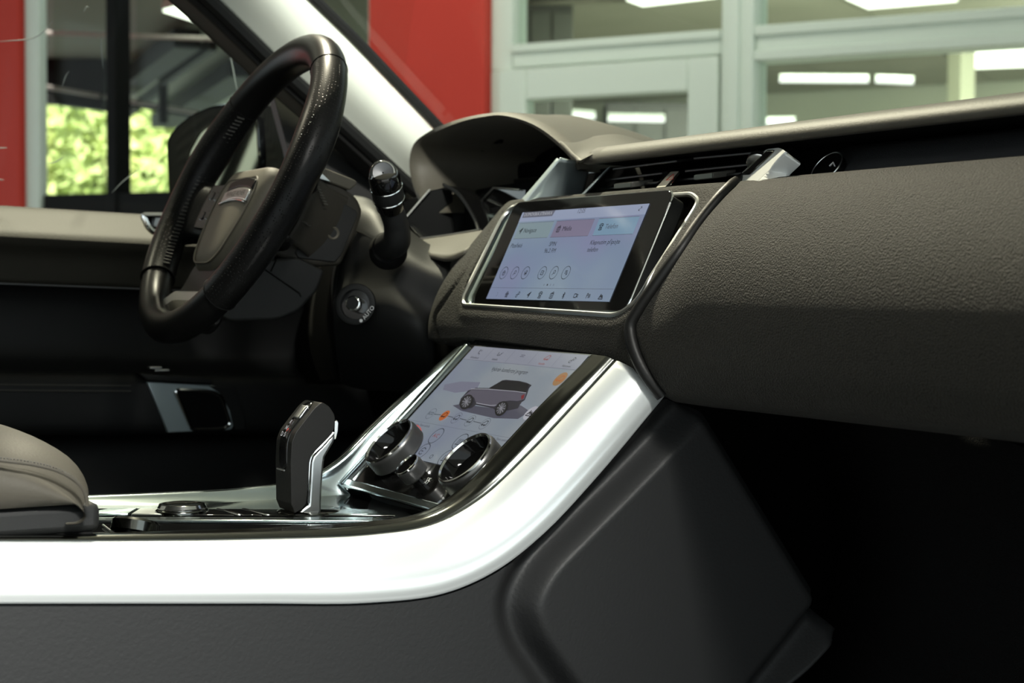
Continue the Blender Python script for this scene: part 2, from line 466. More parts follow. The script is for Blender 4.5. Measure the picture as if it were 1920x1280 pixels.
def hang_tube(p0, p1, D, label):
    a, b_ = W(*p0, D=D), W(*p1, D=D)
    root = thing('tube_light', label, 'tube light', tuple((a+b_)/2))
    MB().tube([a, b_], 0.015, 12).build('tube', tube_m, root)
    MB().box((a+b_)/2+np.array([0, 0, 0.03]), (0.02, 0.02, 0.02)).build('bracket', M['frame'], root)
    k = MB(); k.tube([a+np.array([0, 0, .024]), b_+np.array([0, 0, .024])], 0.016, 8); k.build('housing', M['frame'], root)
hang_tube((1462, 150), (1628, 151), 10.5, 'long hanging fluorescent tube behind the lower right pane')
hang_tube((1642, 151), (1712, 154), 10.5, 'short fluorescent tube in line with the long one')
hang_tube((1052, 214), (1116, 219), 11, 'fluorescent tube low behind the left of the door glass')
hang_tube((1140, 223), (1246, 225), 11, 'fluorescent tube low behind the right of the door glass')
hang_tube((1405, 231), (1490, 229), 11, 'fluorescent tube just above the dashboard top')
# pale post and dark blocks added for the dark reflections in the door glass
pb = MB(); c = W(1802, 160, D=11.5); pb.box((c[0], c[1], 1.45), (0.14, 0.14, 2.9))
tag(pb.build('office_post', mat('pale_post', (0.24, 0.25, 0.18), 0.7), bevel=0.01), 'pale square post standing in the office behind the windows', 'post')
def stand_in_unit(px0, px1, ytop, D, label):
    a, b_ = W(px0, ytop, D=D), W(px1, ytop, D=D)
    z1 = (a[2]+b_[2])/2
    root = thing('stand_in_block', label, 'stand-in', (float((a[0]+b_[0])/2), float((a[1]+b_[1])/2), 0))
    dv = _d*np.array([1, 1, 0])*0.45
    q = [np.array([a[0], a[1], 0]), np.array([b_[0], b_[1], 0]), np.array([b_[0], b_[1], z1]), np.array([a[0], a[1], z1])]
    k = MB(); k.hexa([p+dv for p in q], q); k.build('block_core', mat('dark_stand_in', (0.03, 0.033, 0.028), 0.4), root, bevel=0.01)
    for i in range(3):
        f0, f1_ = (i+.04)/3, (i+.96)/3
        qq = [q[0]+(q[1]-q[0])*f0, q[0]+(q[1]-q[0])*f1_]
        qd = [np.array([qq[0][0], qq[0][1], .1]), np.array([qq[1][0], qq[1][1], .1]), np.array([qq[1][0], qq[1][1], z1-.05]), np.array([qq[0][0], qq[0][1], z1-.05])]
        dk = MB(); dk.hexa(qd, [p-dv*0.05 for p in qd]); dk.build('stand_in_face', mat('dark_stand_in_face', (0.05, 0.055, 0.045), 0.4), root, bevel=0.006)
stand_in_unit(985, 1125, 240, 13.2, 'tall dark block standing in for reflections, left in door glass')
stand_in_unit(1135, 1300, 192, 13.6, 'taller dark block standing in for reflections, right in door glass')
stand_in_unit(952, 1075, 8, 10.0, 'very tall dark stand-in block behind the pane over the door')

# outside the left glazing: canopy, trees
SOF = 2.55
def zquad(pts, Z, t, up=True):
    P = [W(x, y, Z=Z) for x, y in pts]; b = MB(); b.prism(P, (0, 0, t)); return b
canopy = thing('entrance_canopy', 'grey flat canopy on black steel beams outside the left glazing', 'canopy', (0, 9, SOF))
zquad([(60, -120), (700, -120), (700, 216), (60, 196)], SOF+0.18, 0.08).build('soffit', mat('canopy_soffit', (0.30, 0.315, 0.25), 0.8, spec=.1, noise=(0.6, .3, (0.25, 0.265, 0.21))), canopy)
def beam(p0, p1, Z, wd, ht, m):
    a, b_ = W(*p0, Z=Z), W(*p1, Z=Z)
    t = (b_-a)/np.linalg.norm(b_-a); sdir = np.cross(t, (0, 0, 1))
    R = np.stack([t, sdir, np.array([0, 0, 1.])], 1)
    return MB().box((a+b_)/2, (np.linalg.norm(b_-a), wd, ht), R).build('beam', m, canopy)
beam((232, 162), (352, 72), SOF+.05, 0.16, 0.12, M['blacksteel'])
beam((305, 150), (400, 82), SOF+.05, 0.05, 0.08, M['blacksteel'])
beam((306, 228), (460, 128), SOF+.05, 0.22, 0.12, M['blacksteel'])
beam((232, 216), (308, 160), SOF+.05, 0.05, 0.08, M['blacksteel'])
beam((380, 200), (480, 135), SOF+.05, 0.06, 0.08, M['blacksteel'])
pale_reflection = mat('pale_tube_reflection', (0.55, 0.50, 0.48), 0.5)  # pale strips stand in for tube reflections in the glazing
def dbeam(p0, p1, D0, D1, th, m, name='rail'):
    a, b_ = W(*p0, D=D0), W(*p1, D=D1)
    return MB().tube([a, b_], th, 8).build(name, m, canopy)
dbeam((60, 60), (430, 74), 9.0, 9.4, 0.013, pale_reflection)
dbeam((70, 160), (385, 214), 11, 12.5, 0.016, pale_reflection)
dbeam((306, 108), (306, 232), 12.0, 12.0, 0.035, M['blacksteel'], 'hanger')
dbeam((70, 166), (400, 222), 11.2, 12.7, 0.02, M['blacksteel'], 'rail')
P = [W(x, y, D=11.5) for x, y in ((72, -60), (192, -60), (192, 206), (72, 190))]
b = MB(); b.prism(P, _d*0.12); b.build('fascia_panel', M['blacksteel'], canopy)
ceil_panel('canopy_light', [(306, 22), (345, 12), (398, 38), (384, 47)], SOF+.1, 'bright square light under the canopy at upper left', 'x', lamp_m)
# parked-height hedge wall and trees
leaf_m = mat('tree_leaf', (0.74, 0.80, 0.36), 0.6, noise=(1.5, .2, (0.52, 0.62, 0.22)))
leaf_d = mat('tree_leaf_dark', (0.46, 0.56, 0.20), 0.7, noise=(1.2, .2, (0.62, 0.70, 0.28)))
bark = mat('tree_bark', (0.10, 0.07, 0.05), 0.9)
def tree(px, D, zc, rx, rz, seed, label):
    c = W(px, 290, D=D); R = np.random.default_rng(seed)
    root = thing('leafy_tree', label, 'tree', (float(c[0]), float(c[1]), 0), group=None)
    p = np.array([c[0], c[1], 0])
    MB().tube([p, p+np.array([.05, 0, zc*.6]), p+np.array([0, .05, zc])], [0.12, .1, .06], 8).build('trunk', bark, root)
    m = MB(); n = 2600
    V = R.normal(size=(n, 3)); V /= np.linalg.norm(V, axis=1)[:, None]; V *= R.uniform(.45, 1, n)[:, None]**.5
    lump = 1+.18*np.sin(V[:, 0]*5+seed)*np.cos(V[:, 2]*6+seed*2)
    V = V*lump[:, None]*np.array([rx, rx, rz])+p+np.array([0, 0, zc])
    A = R.normal(size=(n, 3)); A /= np.linalg.norm(A, axis=1)[:, None]
    B = np.cross(A, R.normal(size=(n, 3))); B /= np.linalg.norm(B, axis=1)[:, None]
    s = R.uniform(.07, .15, n)[:, None]
    Q = np.stack([V-A*s, V+B*s*.6, V+A*s, V-B*s*.6], 1).reshape(-1, 3)
    m.add(Q, [(4*i, 4*i+1, 4*i+2, 4*i+3) for i in range(n)])
    o = m.build('foliage', leaf_m, root, normals=False); o['kind'] = 'stuff'
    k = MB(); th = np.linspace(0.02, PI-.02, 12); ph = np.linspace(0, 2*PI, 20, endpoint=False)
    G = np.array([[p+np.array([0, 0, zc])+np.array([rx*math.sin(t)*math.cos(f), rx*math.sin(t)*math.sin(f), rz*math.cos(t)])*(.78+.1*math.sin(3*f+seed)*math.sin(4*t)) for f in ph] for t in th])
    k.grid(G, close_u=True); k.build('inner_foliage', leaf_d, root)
tree(105, 20, 2.2, .62, 1.5, 1, 'bright green tree outside, between the white jamb and black mullion')
tree(290, 20, 2.1, .62, 1.5, 3, 'bright green tree outside, between mullion and door mirror')
tree(520, 20, 2.1, .66, 1.5, 5, 'bright green tree outside, behind the windscreen pillar')
struct(oblock(-14, sR0-.2, 12, 26, -0.06, 0.0).build('ground_outside', mat('lawn', (0.20, 0.30, 0.07), 0.9)))
hp = W(300, 290, D=24.5); n = 5000
Rg = np.random.default_rng(11)
ax = np.array([_r[0], _r[1], 0]); ax /= np.linalg.norm(ax); ay = np.array([-ax[1], ax[0], 0])
V = np.array([hp[0], hp[1], 0])+ax*Rg.uniform(-5, 6, n)[:, None]+ay*Rg.normal(0, .18, n)[:, None]+np.array([0, 0, 1.])*Rg.uniform(0.9, 3.9, n)[:, None]
A = Rg.normal(size=(n, 3)); A /= np.linalg.norm(A, axis=1)[:, None]
B = np.cross(A, Rg.normal(size=(n, 3))); B /= np.linalg.norm(B, axis=1)[:, None]
s_ = Rg.uniform(.10, .2, n)[:, None]
hroot = thing('tall_hedge', 'long tall hedge standing behind the row of bright trees', 'hedge', (float(hp[0]), float(hp[1]), 0))
hm = MB(); hm.add(np.stack([V-A*s_, V+B*s_*.6, V+A*s_, V-B*s_*.6], 1).reshape(-1, 3), [(4*i, 4*i+1, 4*i+2, 4*i+3) for i in range(n)])
hm.build('foliage', leaf_m, hroot, normals=False)['kind'] = 'stuff'
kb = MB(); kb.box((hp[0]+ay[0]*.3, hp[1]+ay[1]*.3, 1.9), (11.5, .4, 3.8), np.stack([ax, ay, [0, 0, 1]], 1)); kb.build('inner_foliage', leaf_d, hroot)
#@@CAR
# ------------------------------------------------------------------ car: shell
ROOFZ = 1.80
body = thing('car_body', 'dark car body shell with grey roof lining around the cabin', 'car body', (0, 0, 0.35))
MB().box((0.2, 0, 0.46), (4.4, 1.70, 0.06)).build('floor_pan', M['black'], body, bevel=0.01)
# unseen roof frame, closed by an opaque panel to darken reflections
rb = MB()
for y in (-0.56, 0.56): rb.box((-0.75, y, ROOFZ), (2.3, 0.16, 0.05))
for x in (0.36, -1.80): rb.box((x, 0, ROOFZ), (0.28, 1.0, 0.05))
rb.build('roof_frame', M['headliner'], body, bevel=0.012)
MB().box((-0.72, 0, ROOFZ+0.012), (1.92, 0.98, 0.02)).build('roof_lining', M['headliner'], body)
MB().box((-1.9, 0, 1.1), (0.08, 1.7, 1.36)).build('rear_bulkhead', M['black'], body, bevel=0.01)
MB().box((-1.25, -0.74, 0.95), (1.3, 0.1, 0.95)).build('rear_side', M['plastic'], body, bevel=0.02)
MB().box((-1.25, 0.80, 0.95), (1.3, 0.1, 0.95)).build('rear_side', M['plastic'], body, bevel=0.02)
for y in (-.72, .72):  # unseen pillars and opaque panels, added to block light from behind
    MB().box((-0.78, y, 1.5), (0.16, 0.09, 0.62)).build('pillar', M['headliner'], body, bevel=0.02)
    MB().box((-1.36, y*1.02, 1.57), (1.05, 0.02, 0.42)).build('rear_light_block', M['gloss'], body, bevel=0.004)
# firewall and bonnet (hidden behind the dashboard)
MB().box((1.32, 0, 0.86), (0.05, 1.62, 0.80)).build('firewall', M['black'], body, bevel=0.01)
MB().box((1.95, 0, 1.14), (1.0, 1.7, 0.06)).build('bonnet', M['paint'], body, bevel=0.02)

# passenger side: unseen wing, pillar and sill, added to darken dash and trim
MB().hexa([(1.02, -.70, .35), (2.40, -.70, .35), (2.40, -.86, .35), (1.02, -.86, .35)], [(1.02, -.70, 1.26), (2.40, -.70, 1.16), (2.40, -.84, 1.14), (1.02, -.84, 1.24)]).build('front_wing', M['paint'], body, bevel=.03)
MB().hexa([(1.03, .76, .35), (2.40, .76, .35), (2.40, .90, .35), (1.03, .90, .35)], [(1.03, .76, 1.20), (2.40, .76, 1.14), (2.40, .88, 1.12), (1.03, .88, 1.18)]).build('front_wing', M['paint'], body, bevel=.03)
pr_ = [np.array((1.12, -.70, 1.28)), np.array((.78, -.63, 1.55)), np.array((.40, -.57, 1.77))]
MB().tube(cr(pr_, 16), .045, 10).build('right_pillar', M['plastic'], body)
MB().box((.15, -.80, .46), (1.9, .12, .14)).build('sill', M['paint'], body, bevel=.02)
def seat(y, dx, label):  # unseen seats, added to keep light off the dash and footwell
    st_ = thing('front_seat', label, 'seat', (-.3, y, .5))
    MB().box((-.22+dx, y, .72), (.52, .50, .20)).build('cushion', M['plastic'], st_, bevel=.06, seg=4)
    a_ = math.radians(-18); R_ = np.array([[math.cos(a_), 0, math.sin(a_)], [0, 1, 0], [-math.sin(a_), 0, math.cos(a_)]])
    MB().box((-.54+dx, y, 1.12), (.17, .50, .66), R_).build('backrest', M['plastic'], st_, bevel=.06, seg=4)
    MB().box((-.66+dx, y, 1.54), (.12, .27, .19), R_).build('headrest', M['plastic'], st_, bevel=.04, seg=4)
    MB().box((-.25+dx, y, .56), (.46, .44, .12)).build('seat_base', M['black'], st_, bevel=.02)
seat(-.40, .17, 'dark passenger seat just outside the picture, nearest the open door')
seat(.42, 0.0, 'dark driver seat behind the steering wheel, outside the picture')
carpet = MB().box((0.62, -0.48, 0.505), (1.36, 0.62, 0.03)).build('footwell_carpet', M['carpet'], None, bevel=0.01)
tag(carpet, 'black carpet on the floor of the passenger footwell', 'carpet')
g = grid_cr([[(1.10, -0.78, .52), (1.10, 0.12, .52)], [(1.16, -0.78, .62), (1.16, .12, .62)], [(1.26, -.78, .80), (1.26, .12, .80)], [(1.22, -.78, 1.02), (1.22, .12, 1.02)]], 8, 12)
o = MB().grid(g).build('footwell_lining', M['carpet'], None, solid=0.01, off=0)
tag(o, 'black carpet lining rising at the front of the passenger footwell', 'lining')

# ------------------------------------------------------------------ windscreen and pillar
def pil(pts): return [W(x, y, Y=Yv) for x, y, Yv in pts]
up_edge = pil([(500, -75, .55), (574, 0, .575), (655, 79, .605), (735, 162, .632), (808, 238, .658), (860, 292, .675)])
lo_edge = pil([(330, -60, .575), (400, 3, .60), (509, 108, .635), (634, 221, .672), (770, 345, .71), (830, 400, .73)])
g = grid_cr([up_edge, [p*.5+q*.5+np.array([-.008, -.022, .004]) for p, q in zip(up_edge, lo_edge)], lo_edge], 24, 10)
root = thing('windscreen_pillar', 'pale cloth-covered windscreen pillar beside the steering wheel', 'pillar trim', (0.9, .66, 1.3))
MB().grid(g).build('pillar_cover', M['cloth'], root, solid=0.012)
# dark lip along the lower edge and black frame towards the side window
lip = [p+np.array([-.003, -.006, -.004]) for p in cr(lo_edge, 24)]
MB().tube(lip, 0.010, 8).build('pillar_lip', M['plastic'], root)
outer = pil([(280, -60, .62), (344, 0, .645), (488, 134, .69), (620, 262, .73), (765, 395, .765)])
g = grid_cr([lo_edge[:5], [p*.5+q*.5+np.array([.0, .02, 0]) for p, q in zip(lo_edge[:5], outer)], outer], 20, 8)
MB().grid(g).build('door_seal', M['rubber'], root, solid=0.02, off=1)
MB().tube([p+np.array([0.012, 0.006, .004]) for p in cr(up_edge, 24)], 0.0075, 8).build('screen_seal', M['rubber'], root)
sail = fillet([(505, 150), (548, 182), (634, 230), (770, 352), (815, 425), (700, 432), (548, 425), (545, 300)], [2, 2, 2, 2, 2, 4, 8, 20], 3)
b = MB(); b.prism([W(x, y, Y=.742) for x, y in sail], (0, .02, 0)); b.build('sail_panel', M['rubber'], root, bevel=.003)
# windscreen pane
ws = thing('windscreen', 'large clear windscreen sloping up from behind the dashboard top', 'windscreen', (1.2, 0, 1.3))
L0 = up_edge[0]+np.array([.02, .01, .02]); L1 = up_edge[-1]+np.array([.06, .02, -.03])
rows = []
for t in np.linspace(0, 1, 5):
    a = L0*(1-t)+L1*t; c = a.copy(); c[1] = 0; c[0] += .16; c[2] += .035; b_ = a.copy(); b_[1] = -a[1]
    rows.append([a, c*.5+a*.5+np.array([.05, 0, .01]), c, c*.5+b_*.5+np.array([.05, 0, .01]), b_])
g = grid_cr(rows, 24, 12)
MB().grid(g).build('pane', M['screenglass'], ws)
# ------------------------------------------------------------------ driver door
door_ = thing('driver_door', 'dark front door across the cabin with sunlit top edge', 'car door', (0.4, .74, .9))
def zb(x): return 1.2415-0.036*(x-.42)
prof = [(.90, -.055), (.86, -.010), (.82, .000), (.785, .003), (.770, .001), (.742, -.014), (.716, -.030), (.708, -.037), (.7075, -.041), (.712, -.047), (.728, -.060), (.738, -.085), (.742, -.096)]
prof2 = [(.742, -.096), (.757, -.099), (.770, -.115), (.775, -.16), (.768, -.19), (.735, -.205), (.708, -.208), (.6985, -.216), (.697, -.23), (.697, -.278), (.703, -.285), (.735, -.288), (.752, -.30), (.748, -.36), (.735, -.42)]
xs_ = np.linspace(-.55, 1.02, 40)
def dgrid(pr, n):
    rows = []
    for (y, dz) in cr([(a, b_, 0) for a, b_ in pr], n)[:, :2]:
        rows.append([(x, y, zb(x)+dz) for x in xs_])
    return np.array(rows)
MB().grid(dgrid(prof, 44)).build('upper_roll', M['door_skin'], door_, solid=0.012)
MB().grid(dgrid(prof2, 50)).build('armrest_panel', M['plastic'], door_, solid=0.012)
prof3 = [(.735, -.42), (.722, -.425), (.715, -.44), (.72, -.55), (.745, -.70)]
MB().grid(dgrid(prof3, 24)).build('lower_panel', M['plastic'], door_, solid=0.012)
MB().tube([(x, .744, zb(x)-.0965) for x in xs_], 0.0016, 6).build('trim_line', mat('grey_trim_line', (.2, .2, .2), .4), door_)
MB().tube([(x, .6965, zb(x)-.222) for x in xs_ if x < .60], 0.0012, 6).build('armrest_seam', M['stitch'], door_)
MB().tube([(x, .6955, zb(x)-.229) for x in xs_ if x < .60], 0.0012, 6).build('armrest_seam', M['stitch'], door_)
# pull cup: bright plate with a rounded opening
def dp(px, py, Y=.70): return W(px, py, Y=Y)
pl_o = [(276, 716), (397, 722), (414, 727), (430, 760), (440, 795), (434, 806), (315, 811)]
hole = fillet([(327, 730), (392, 733), (414, 742), (432, 795), (420, 803), (360, 806)], 10, 4)
b = MB()
Po = [dp(*p, .692) for p in fillet(pl_o, [0, 4, 8, 8, 6, 5, 0], 4)]
b.prism(Po, (0, .012, 0)); b.build('pull_plate', M['satin_light'], door_, bevel=0.0015)
b = MB(); b.prism([dp(*p, .690) for p in hole], (0, .004, 0)); cup = b.build('pull_cup', M['black'], door_)
b = MB(); b.tube([dp(*p, .690) for p in hole], 0.0028, 8, closed=True, up=(0, 1, 0)); b.build('cup_rim', M['chrome'], cup)
b = MB(); b.prism([dp(*p, .689) for p in [(392, 723), (441, 728), (462, 790), (458, 806), (440, 806), (432, 770), (414, 738)]], (0, .010, 0)); b.build('pull_end_cap', M['plastic'], door_, bevel=.001)
b = MB(); b.prism([dp(*p, .685) for p in [(262, 700), (390, 706), (402, 714), (398, 722), (276, 715)]], (0, .03, 0)); b.build('pull_top', M['plastic'], door_, bevel=.003)
for (a, c) in (((278, 688), (302, 690)), ((288, 693), (316, 695))):
    b = MB(); p, q = dp(*a, .69), dp(*c, .69); b.box((p+q)/2+np.array([0, .0, .0]), (abs(q[0]-p[0]), .012, .003)); b.build('window_switch', M['satin'], door_, bevel=.001)
# chrome inside handle near the belt line
hs = thing('inside_handle', 'small chrome opening handle on the driver door top', 'handle', tuple(W(292, 420, Y=.70)))
hp_ = fillet([(268, 404), (312, 404), (316, 420), (300, 435), (286, 434), (277, 424)], 3, 3)
b = MB(); b.tube([W(x, y, Y=.700) for x, y in hp_], .0042, 8, closed=True, up=(0, 1, 0)); b.build('surround', M['chrome'], hs)
b = MB(); b.prism([W(x, y, Y=.704) for x, y in hp_], (0, .006, 0)); b.build('recess', M['gloss'], hs)
b = MB(); b.prism([W(x, y, Y=.698) for x, y in fillet([(291, 408), (311, 409), (314, 418), (306, 429), (288, 424)], 3, 3)], (0, .006, 0)); b.build('lever', M['satin'], hs, bevel=.001)
# side glass
sg = thing('side_window', 'clear driver side window with faint smears above the door', 'window glass', (.5, .8, 1.24))
a = [(.86, zb(-.5)-.02), (.80, 1.5), (.70, 1.78)]
g = np.array([[(x, y, z) for x in (-.5, .3, .75, 1.02)] for y, z in [(.865, 1.20), (.835, 1.38), (.78, 1.56), (.70, 1.76)]])
MB().grid(grid_cr([list(r) for r in g], 10, 10)).build('pane', M['carglass'], sg)
smear = mat('smear_on_glass', (.30, .33, .33), .4)
for pts in ([(0, 76), (70, 68), (90, 52), (102, 38)], [(158, 22), (164, 12), (168, 14)], [(124, 160), (130, 140), (136, 130)], [(192, 60), (196, 100), (200, 125)],
            [(102, 303), (118, 300), (134, 290)], [(430, 82), (442, 120), (452, 160), (459, 182)], [(228, 358), (250, 335), (280, 312)], [(0, 274), (26, 273)], [(0, 332), (22, 334)]):
    P = [W(x, y, Y=.80) for x, y in pts]
    for p in P: p[1] = .865-(p[2]-1.2)*.19-.004
    P = [CAM+(p-CAM)*((.865-(p[2]-1.2)*.19-.004+1.337)/(W(*q, Y=.8)[1]+1.337)) for p, q in zip(P, pts)]
    MB().tube(cr(P, 10), [.0002+.0006*math.sin(PI*t) for t in np.linspace(0, 1, 10)], 5).build('smear', smear, sg)
# ------------------------------------------------------------------ door mirror outside the glass
dm = thing('door_mirror', 'gloss black door mirror outside the driver side window', 'mirror', (.8, .98, 1.26))
mo = [(318, 386), (313, 262), (330, 238), (362, 212), (400, 196), (440, 191), (520, 196), (540, 215), (545, 330), (520, 352), (470, 372), (400, 390)]
mn = np.array([-.85, -.53, 0.0]); mn /= np.linalg.norm(mn); mp0 = np.array([.80, .985, 1.33])
mpts = [onplane(x, y, mp0, mn) for x, y in fillet(mo, 12, 4)]
mc = np.mean(mpts, 0); fw = np.array([1.0, .1, 0])
rings = [mc+(np.array(mpts)-mc)*k+fw*dx for k, dx in ((.84, -.002), (.96, -.004), (1.0, .004), (1.0, .03), (.94, .07), (.75, .115), (.35, .135))]
b = MB(); b.grid(np.array(rings), close_u=True); n = len(rings[0]); b.f.append(tuple(range((len(rings)-1)*n, len(rings)*n))); b.f.append(tuple(range(n))[::-1])
b.build('shell', M['paint'], dm)
mg = [(350, 352), (354, 285), (376, 246), (410, 224), (450, 214), (482, 220), (486, 300), (480, 345), (440, 358), (380, 362)]
gl = [onplane(x, y, mp0+mn*.008, mn) for x, y in fillet(mg, 10, 4)]
b = MB(); b.prism(gl, -mn*.004); b.build('mirror_face', M['mirror'], dm)
b = MB(); b.tube(gl, .0022, 6, closed=True, up=mn); b.build('mirror_rim', M['gloss'], dm)
MB().box((.86, .90, 1.262), (.07, .14, .03)).build('mirror_arm', M['paint'], dm, bevel=.01)
# louvred screen behind the car's left side (seen in the door mirror)
lsn = thing('louvre_screen', 'pale slatted screen reflected in the door mirror', 'screen', (-2.6, 1.5, 0))
for i in range(14):
    MB().box((-2.55, .85+i*.10, 1.45), (.03, .045, 1.3), np.array([[1, 0, 0], [0, math.cos(.4), -math.sin(.4)], [0, math.sin(.4), math.cos(.4)]])).build('slat', M['frame'], lsn, bevel=.004)
MB().box((-2.62, 1.5, 1.05), (.03, 2.2, 2.1)).build('backing', M['blacksteel'], lsn, bevel=.005)
# ------------------------------------------------------------------ dashboard
dash = thing('dashboard', 'grained dark dashboard spanning the cabin below the windscreen', 'dashboard', (.85, -.2, 1.1))
ZZ = [1.035, 1.040, 1.05, 1.07, 1.10, 1.13, 1.16, 1.19, 1.218, 1.233, 1.2395, 1.2415]
XX = [.86, .815, .787, .772, .767, .775, .793, .819, .845, .859, .868, .886]
_pz = cr([(x, z, 0) for x, z in zip(XX, ZZ)], 120)
ZP = [1.035, 1.040, 1.05, 1.07, 1.10, 1.13, 1.15, 1.17, 1.19, 1.21, 1.225, 1.2335, 1.2395, 1.2415]
XP = [.86, .815, .790, .777, .770, .7685, .772, .780, .793, .811, .830, .847, .863, .885]
_pp = cr([(x, z, 0) for x, z in zip(XP, ZP)], 160)
def faceX(z, y=0.0):
    t = min(1, max(0, (-.165-y)/.10)); t = t*t*(3-2*t)
    return float(np.interp(z, _pz[:, 1], _pz[:, 0]))*(1-t)+float(np.interp(z, _pp[:, 1], _pp[:, 0]))*t
def onface(px, py, it=60):
    X = .8
    for i in range(it):
        p = W(px, py, X=X); X = .5*X+.5*faceX(p[2], p[1])
    return W(px, py, X=X)
open_px = [(866, 572), (1160, 592), (1204, 556), (1312, 378), (1296, 364), (956, 386)]
open_yz = np.array([onface(*p)[1:] for p in open_px])
open_r = fillet(open_yz, [.012, .02, .03, .010, .008, .02], 6)
def sdf(poly, P):
    """signed distance (negative inside) of 2D points to a closed polygon"""
    A = np.asarray(poly); B = np.roll(A, -1, 0); dmin = np.full(len(P), 1e9); ins = np.zeros(len(P), bool)
    for a, b_ in zip(A, B):
        e = b_-a; t = np.clip(((P-a)@e)/(e@e+1e-15), 0, 1)
        dmin = np.minimum(dmin, np.linalg.norm(P-a-t[:, None]*e, axis=1))
        c = ((a[1] > P[:, 1]) != (b_[1] > P[:, 1])) & (P[:, 0] < (b_[0]-a[0])*(P[:, 1]-a[1])/(b_[1]-a[1]+1e-15)+a[0])
        ins ^= c
    return np.where(ins, -dmin, dmin)
# piping that divides the passenger side from the centre
pipe_px = [(1440, 326), (1400, 334), (1365, 356), (1315, 414), (1272, 476), (1232, 532), (1197, 583), (1183, 610), (1189, 652), (1212, 702), (1243, 742)]
pipe = np.array([onface(*p) for p in pipe_px])
pipe[0] += (.004, 0, 0)
pp = cr(pipe, 60)
def zbot(y):
    return np.interp(y, [-.9, -.2, -.17, -.13, .13, .17, .3], [1.055, 1.053, 1.068, 1.085, 1.093, 1.090, 1.085])
ys = np.concatenate([np.linspace(.30, .17, 70)[:-1], np.linspace(.17, -.26, 150)[:-1], np.linspace(-.26, -.86, 60)])
tt = np.linspace(0, 1, 90)
G = np.zeros((len(tt)+4, len(ys), 3))
pipe_yz = pp[:, 1:]
for j, y in enumerate(ys):
    z0 = zbot(y)
    for i, t in enumerate(tt):
        z = 1.2415-(1.2415-z0)*t
        s_ = faceX(z, y)
        G[i+4, j] = (s_, y, z)
    # turn over the top edge, and tuck under at the bottom
    G[0:4, j] = [(.95, y, 1.234), (.92, y, 1.238), (.90, y, 1.2405), (.888, y, 1.2416)]
under = np.array([[(faceX(zbot(y), y)+.012, y, zbot(y)-.006), (faceX(zbot(y), y)+.05, y, zbot(y)-.012), (faceX(zbot(y), y)+.14, y, zbot(y)-.014)] for y in ys]).transpose(1, 0, 2)
G = np.concatenate([G, under], 0)
Y_, Z_ = G[..., 1].copy(), G[..., 2].copy()
roll = np.clip((Y_-.205)/.06, 0, None)
G[..., 0] += roll**2*.028
P2 = np.stack([Y_.ravel(), Z_.ravel()], 1)
d1 = sdf(open_r, P2).reshape(Y_.shape)
front = np.zeros(Y_.shape); front[4:-3] = 1
G[..., 0] += front*np.clip((-d1+.0005)/.004, 0, 1)*.034
# soft rounding round the opening and a groove beside the piping
G[..., 0] -= front*np.exp(-((d1-.008)/.006)**2)*.0015
dpipe = np.full(Y_.shape, 9.)
for k in range(len(pipe_yz)):
    dpipe = np.minimum(dpipe, np.hypot(Y_-pipe_yz[k, 0], Z_-pipe_yz[k, 1]))
G[..., 0] += front*np.exp(-(dpipe/.006)**2)*.004
# left seam of the centre stack
seam_px = [(938, 402), (905, 452), (868, 512), (828, 570), (814, 592), (822, 640)]
seam = cr([onface(*p) for p in seam_px], 40)
ds = np.full(Y_.shape, 9.)
for k in range(len(seam)): ds = np.minimum(ds, np.hypot(Y_-seam[k, 1], Z_-seam[k, 2]))
G[..., 0] += front*np.exp(-(ds/.004)**2)*.004
MB().grid(G).build('face_panel', M['dash'], dash, solid=0.006)
MB().tube([p+np.array([-.0005, 0, 0]) for p in pp], .0058, 12, up=(1, 0, 0)).build('piping', M['grip'], dash)
# top pad with a rolled lip
lipz = 1.0
prof = [(.8695, 1.2710), (.8675, 1.2722), (.8685, 1.2750), (.8745, 1.2805), (.8815, 1.2860), (.889, 1.2885), (.91, 1.2897), (1.0, 1.291), (1.2, 1.288), (1.40, 1.262)]
pc = cr([(a, b_, 0) for a, b_ in prof], 60)
ylp = np.linspace(.07, -.86, 40)
G = np.array([[(x, y, z) for y in ylp] for x, z, _ in pc])
MB().grid(G).build('top_pad', M['leather'], dash, solid=0.006, face=(.5, -.3, 9))
G = np.array([[(x, y, z) for y in ylp] for x, z in ((.870, 1.2712), (.90, 1.2705), (.965, 1.270))])
MB().grid(G).build('lip_underside', M['black'], dash, solid=.002)
# recess behind the vents: dark back wall, woven mesh strip on the passenger side
G = np.array([[(.945, y, z) for y in np.linspace(.2, -.86, 4)] for z in (1.225, 1.27)])
MB().grid(G).build('recess_back', M['black'], dash, solid=.006)
G = np.array([[(x+.0*y, y, z) for y in np.linspace(-.262, -.86, 16)] for x, z in ((.893, 1.244), (.905, 1.252), (.925, 1.264), (.935, 1.268))])
MB().grid(G).build('mesh_strip', M['mesh'], dash, solid=.003)
# lower dark body under the panel (glovebox bottom) and side
g = grid_cr([[(.90, -.86, 1.043), (.90, -.21, 1.043)], [(1.0, -.86, 1.03), (1.0, -.21, 1.03)], [(1.12, -.86, 1.02), (1.12, -.21, 1.02)], [(1.25, -.86, .98), (1.25, -.21, .98)]], 6, 10)
MB().grid(g).build('glovebox_bottom', M['black'], dash, solid=.01, off=0)
b = MB(); c = W(1858, 806, X=.80); b.box(c, (.006, .012, .002)); b.build('glovebox_tab', M['satin'], dash, bevel=.0005)
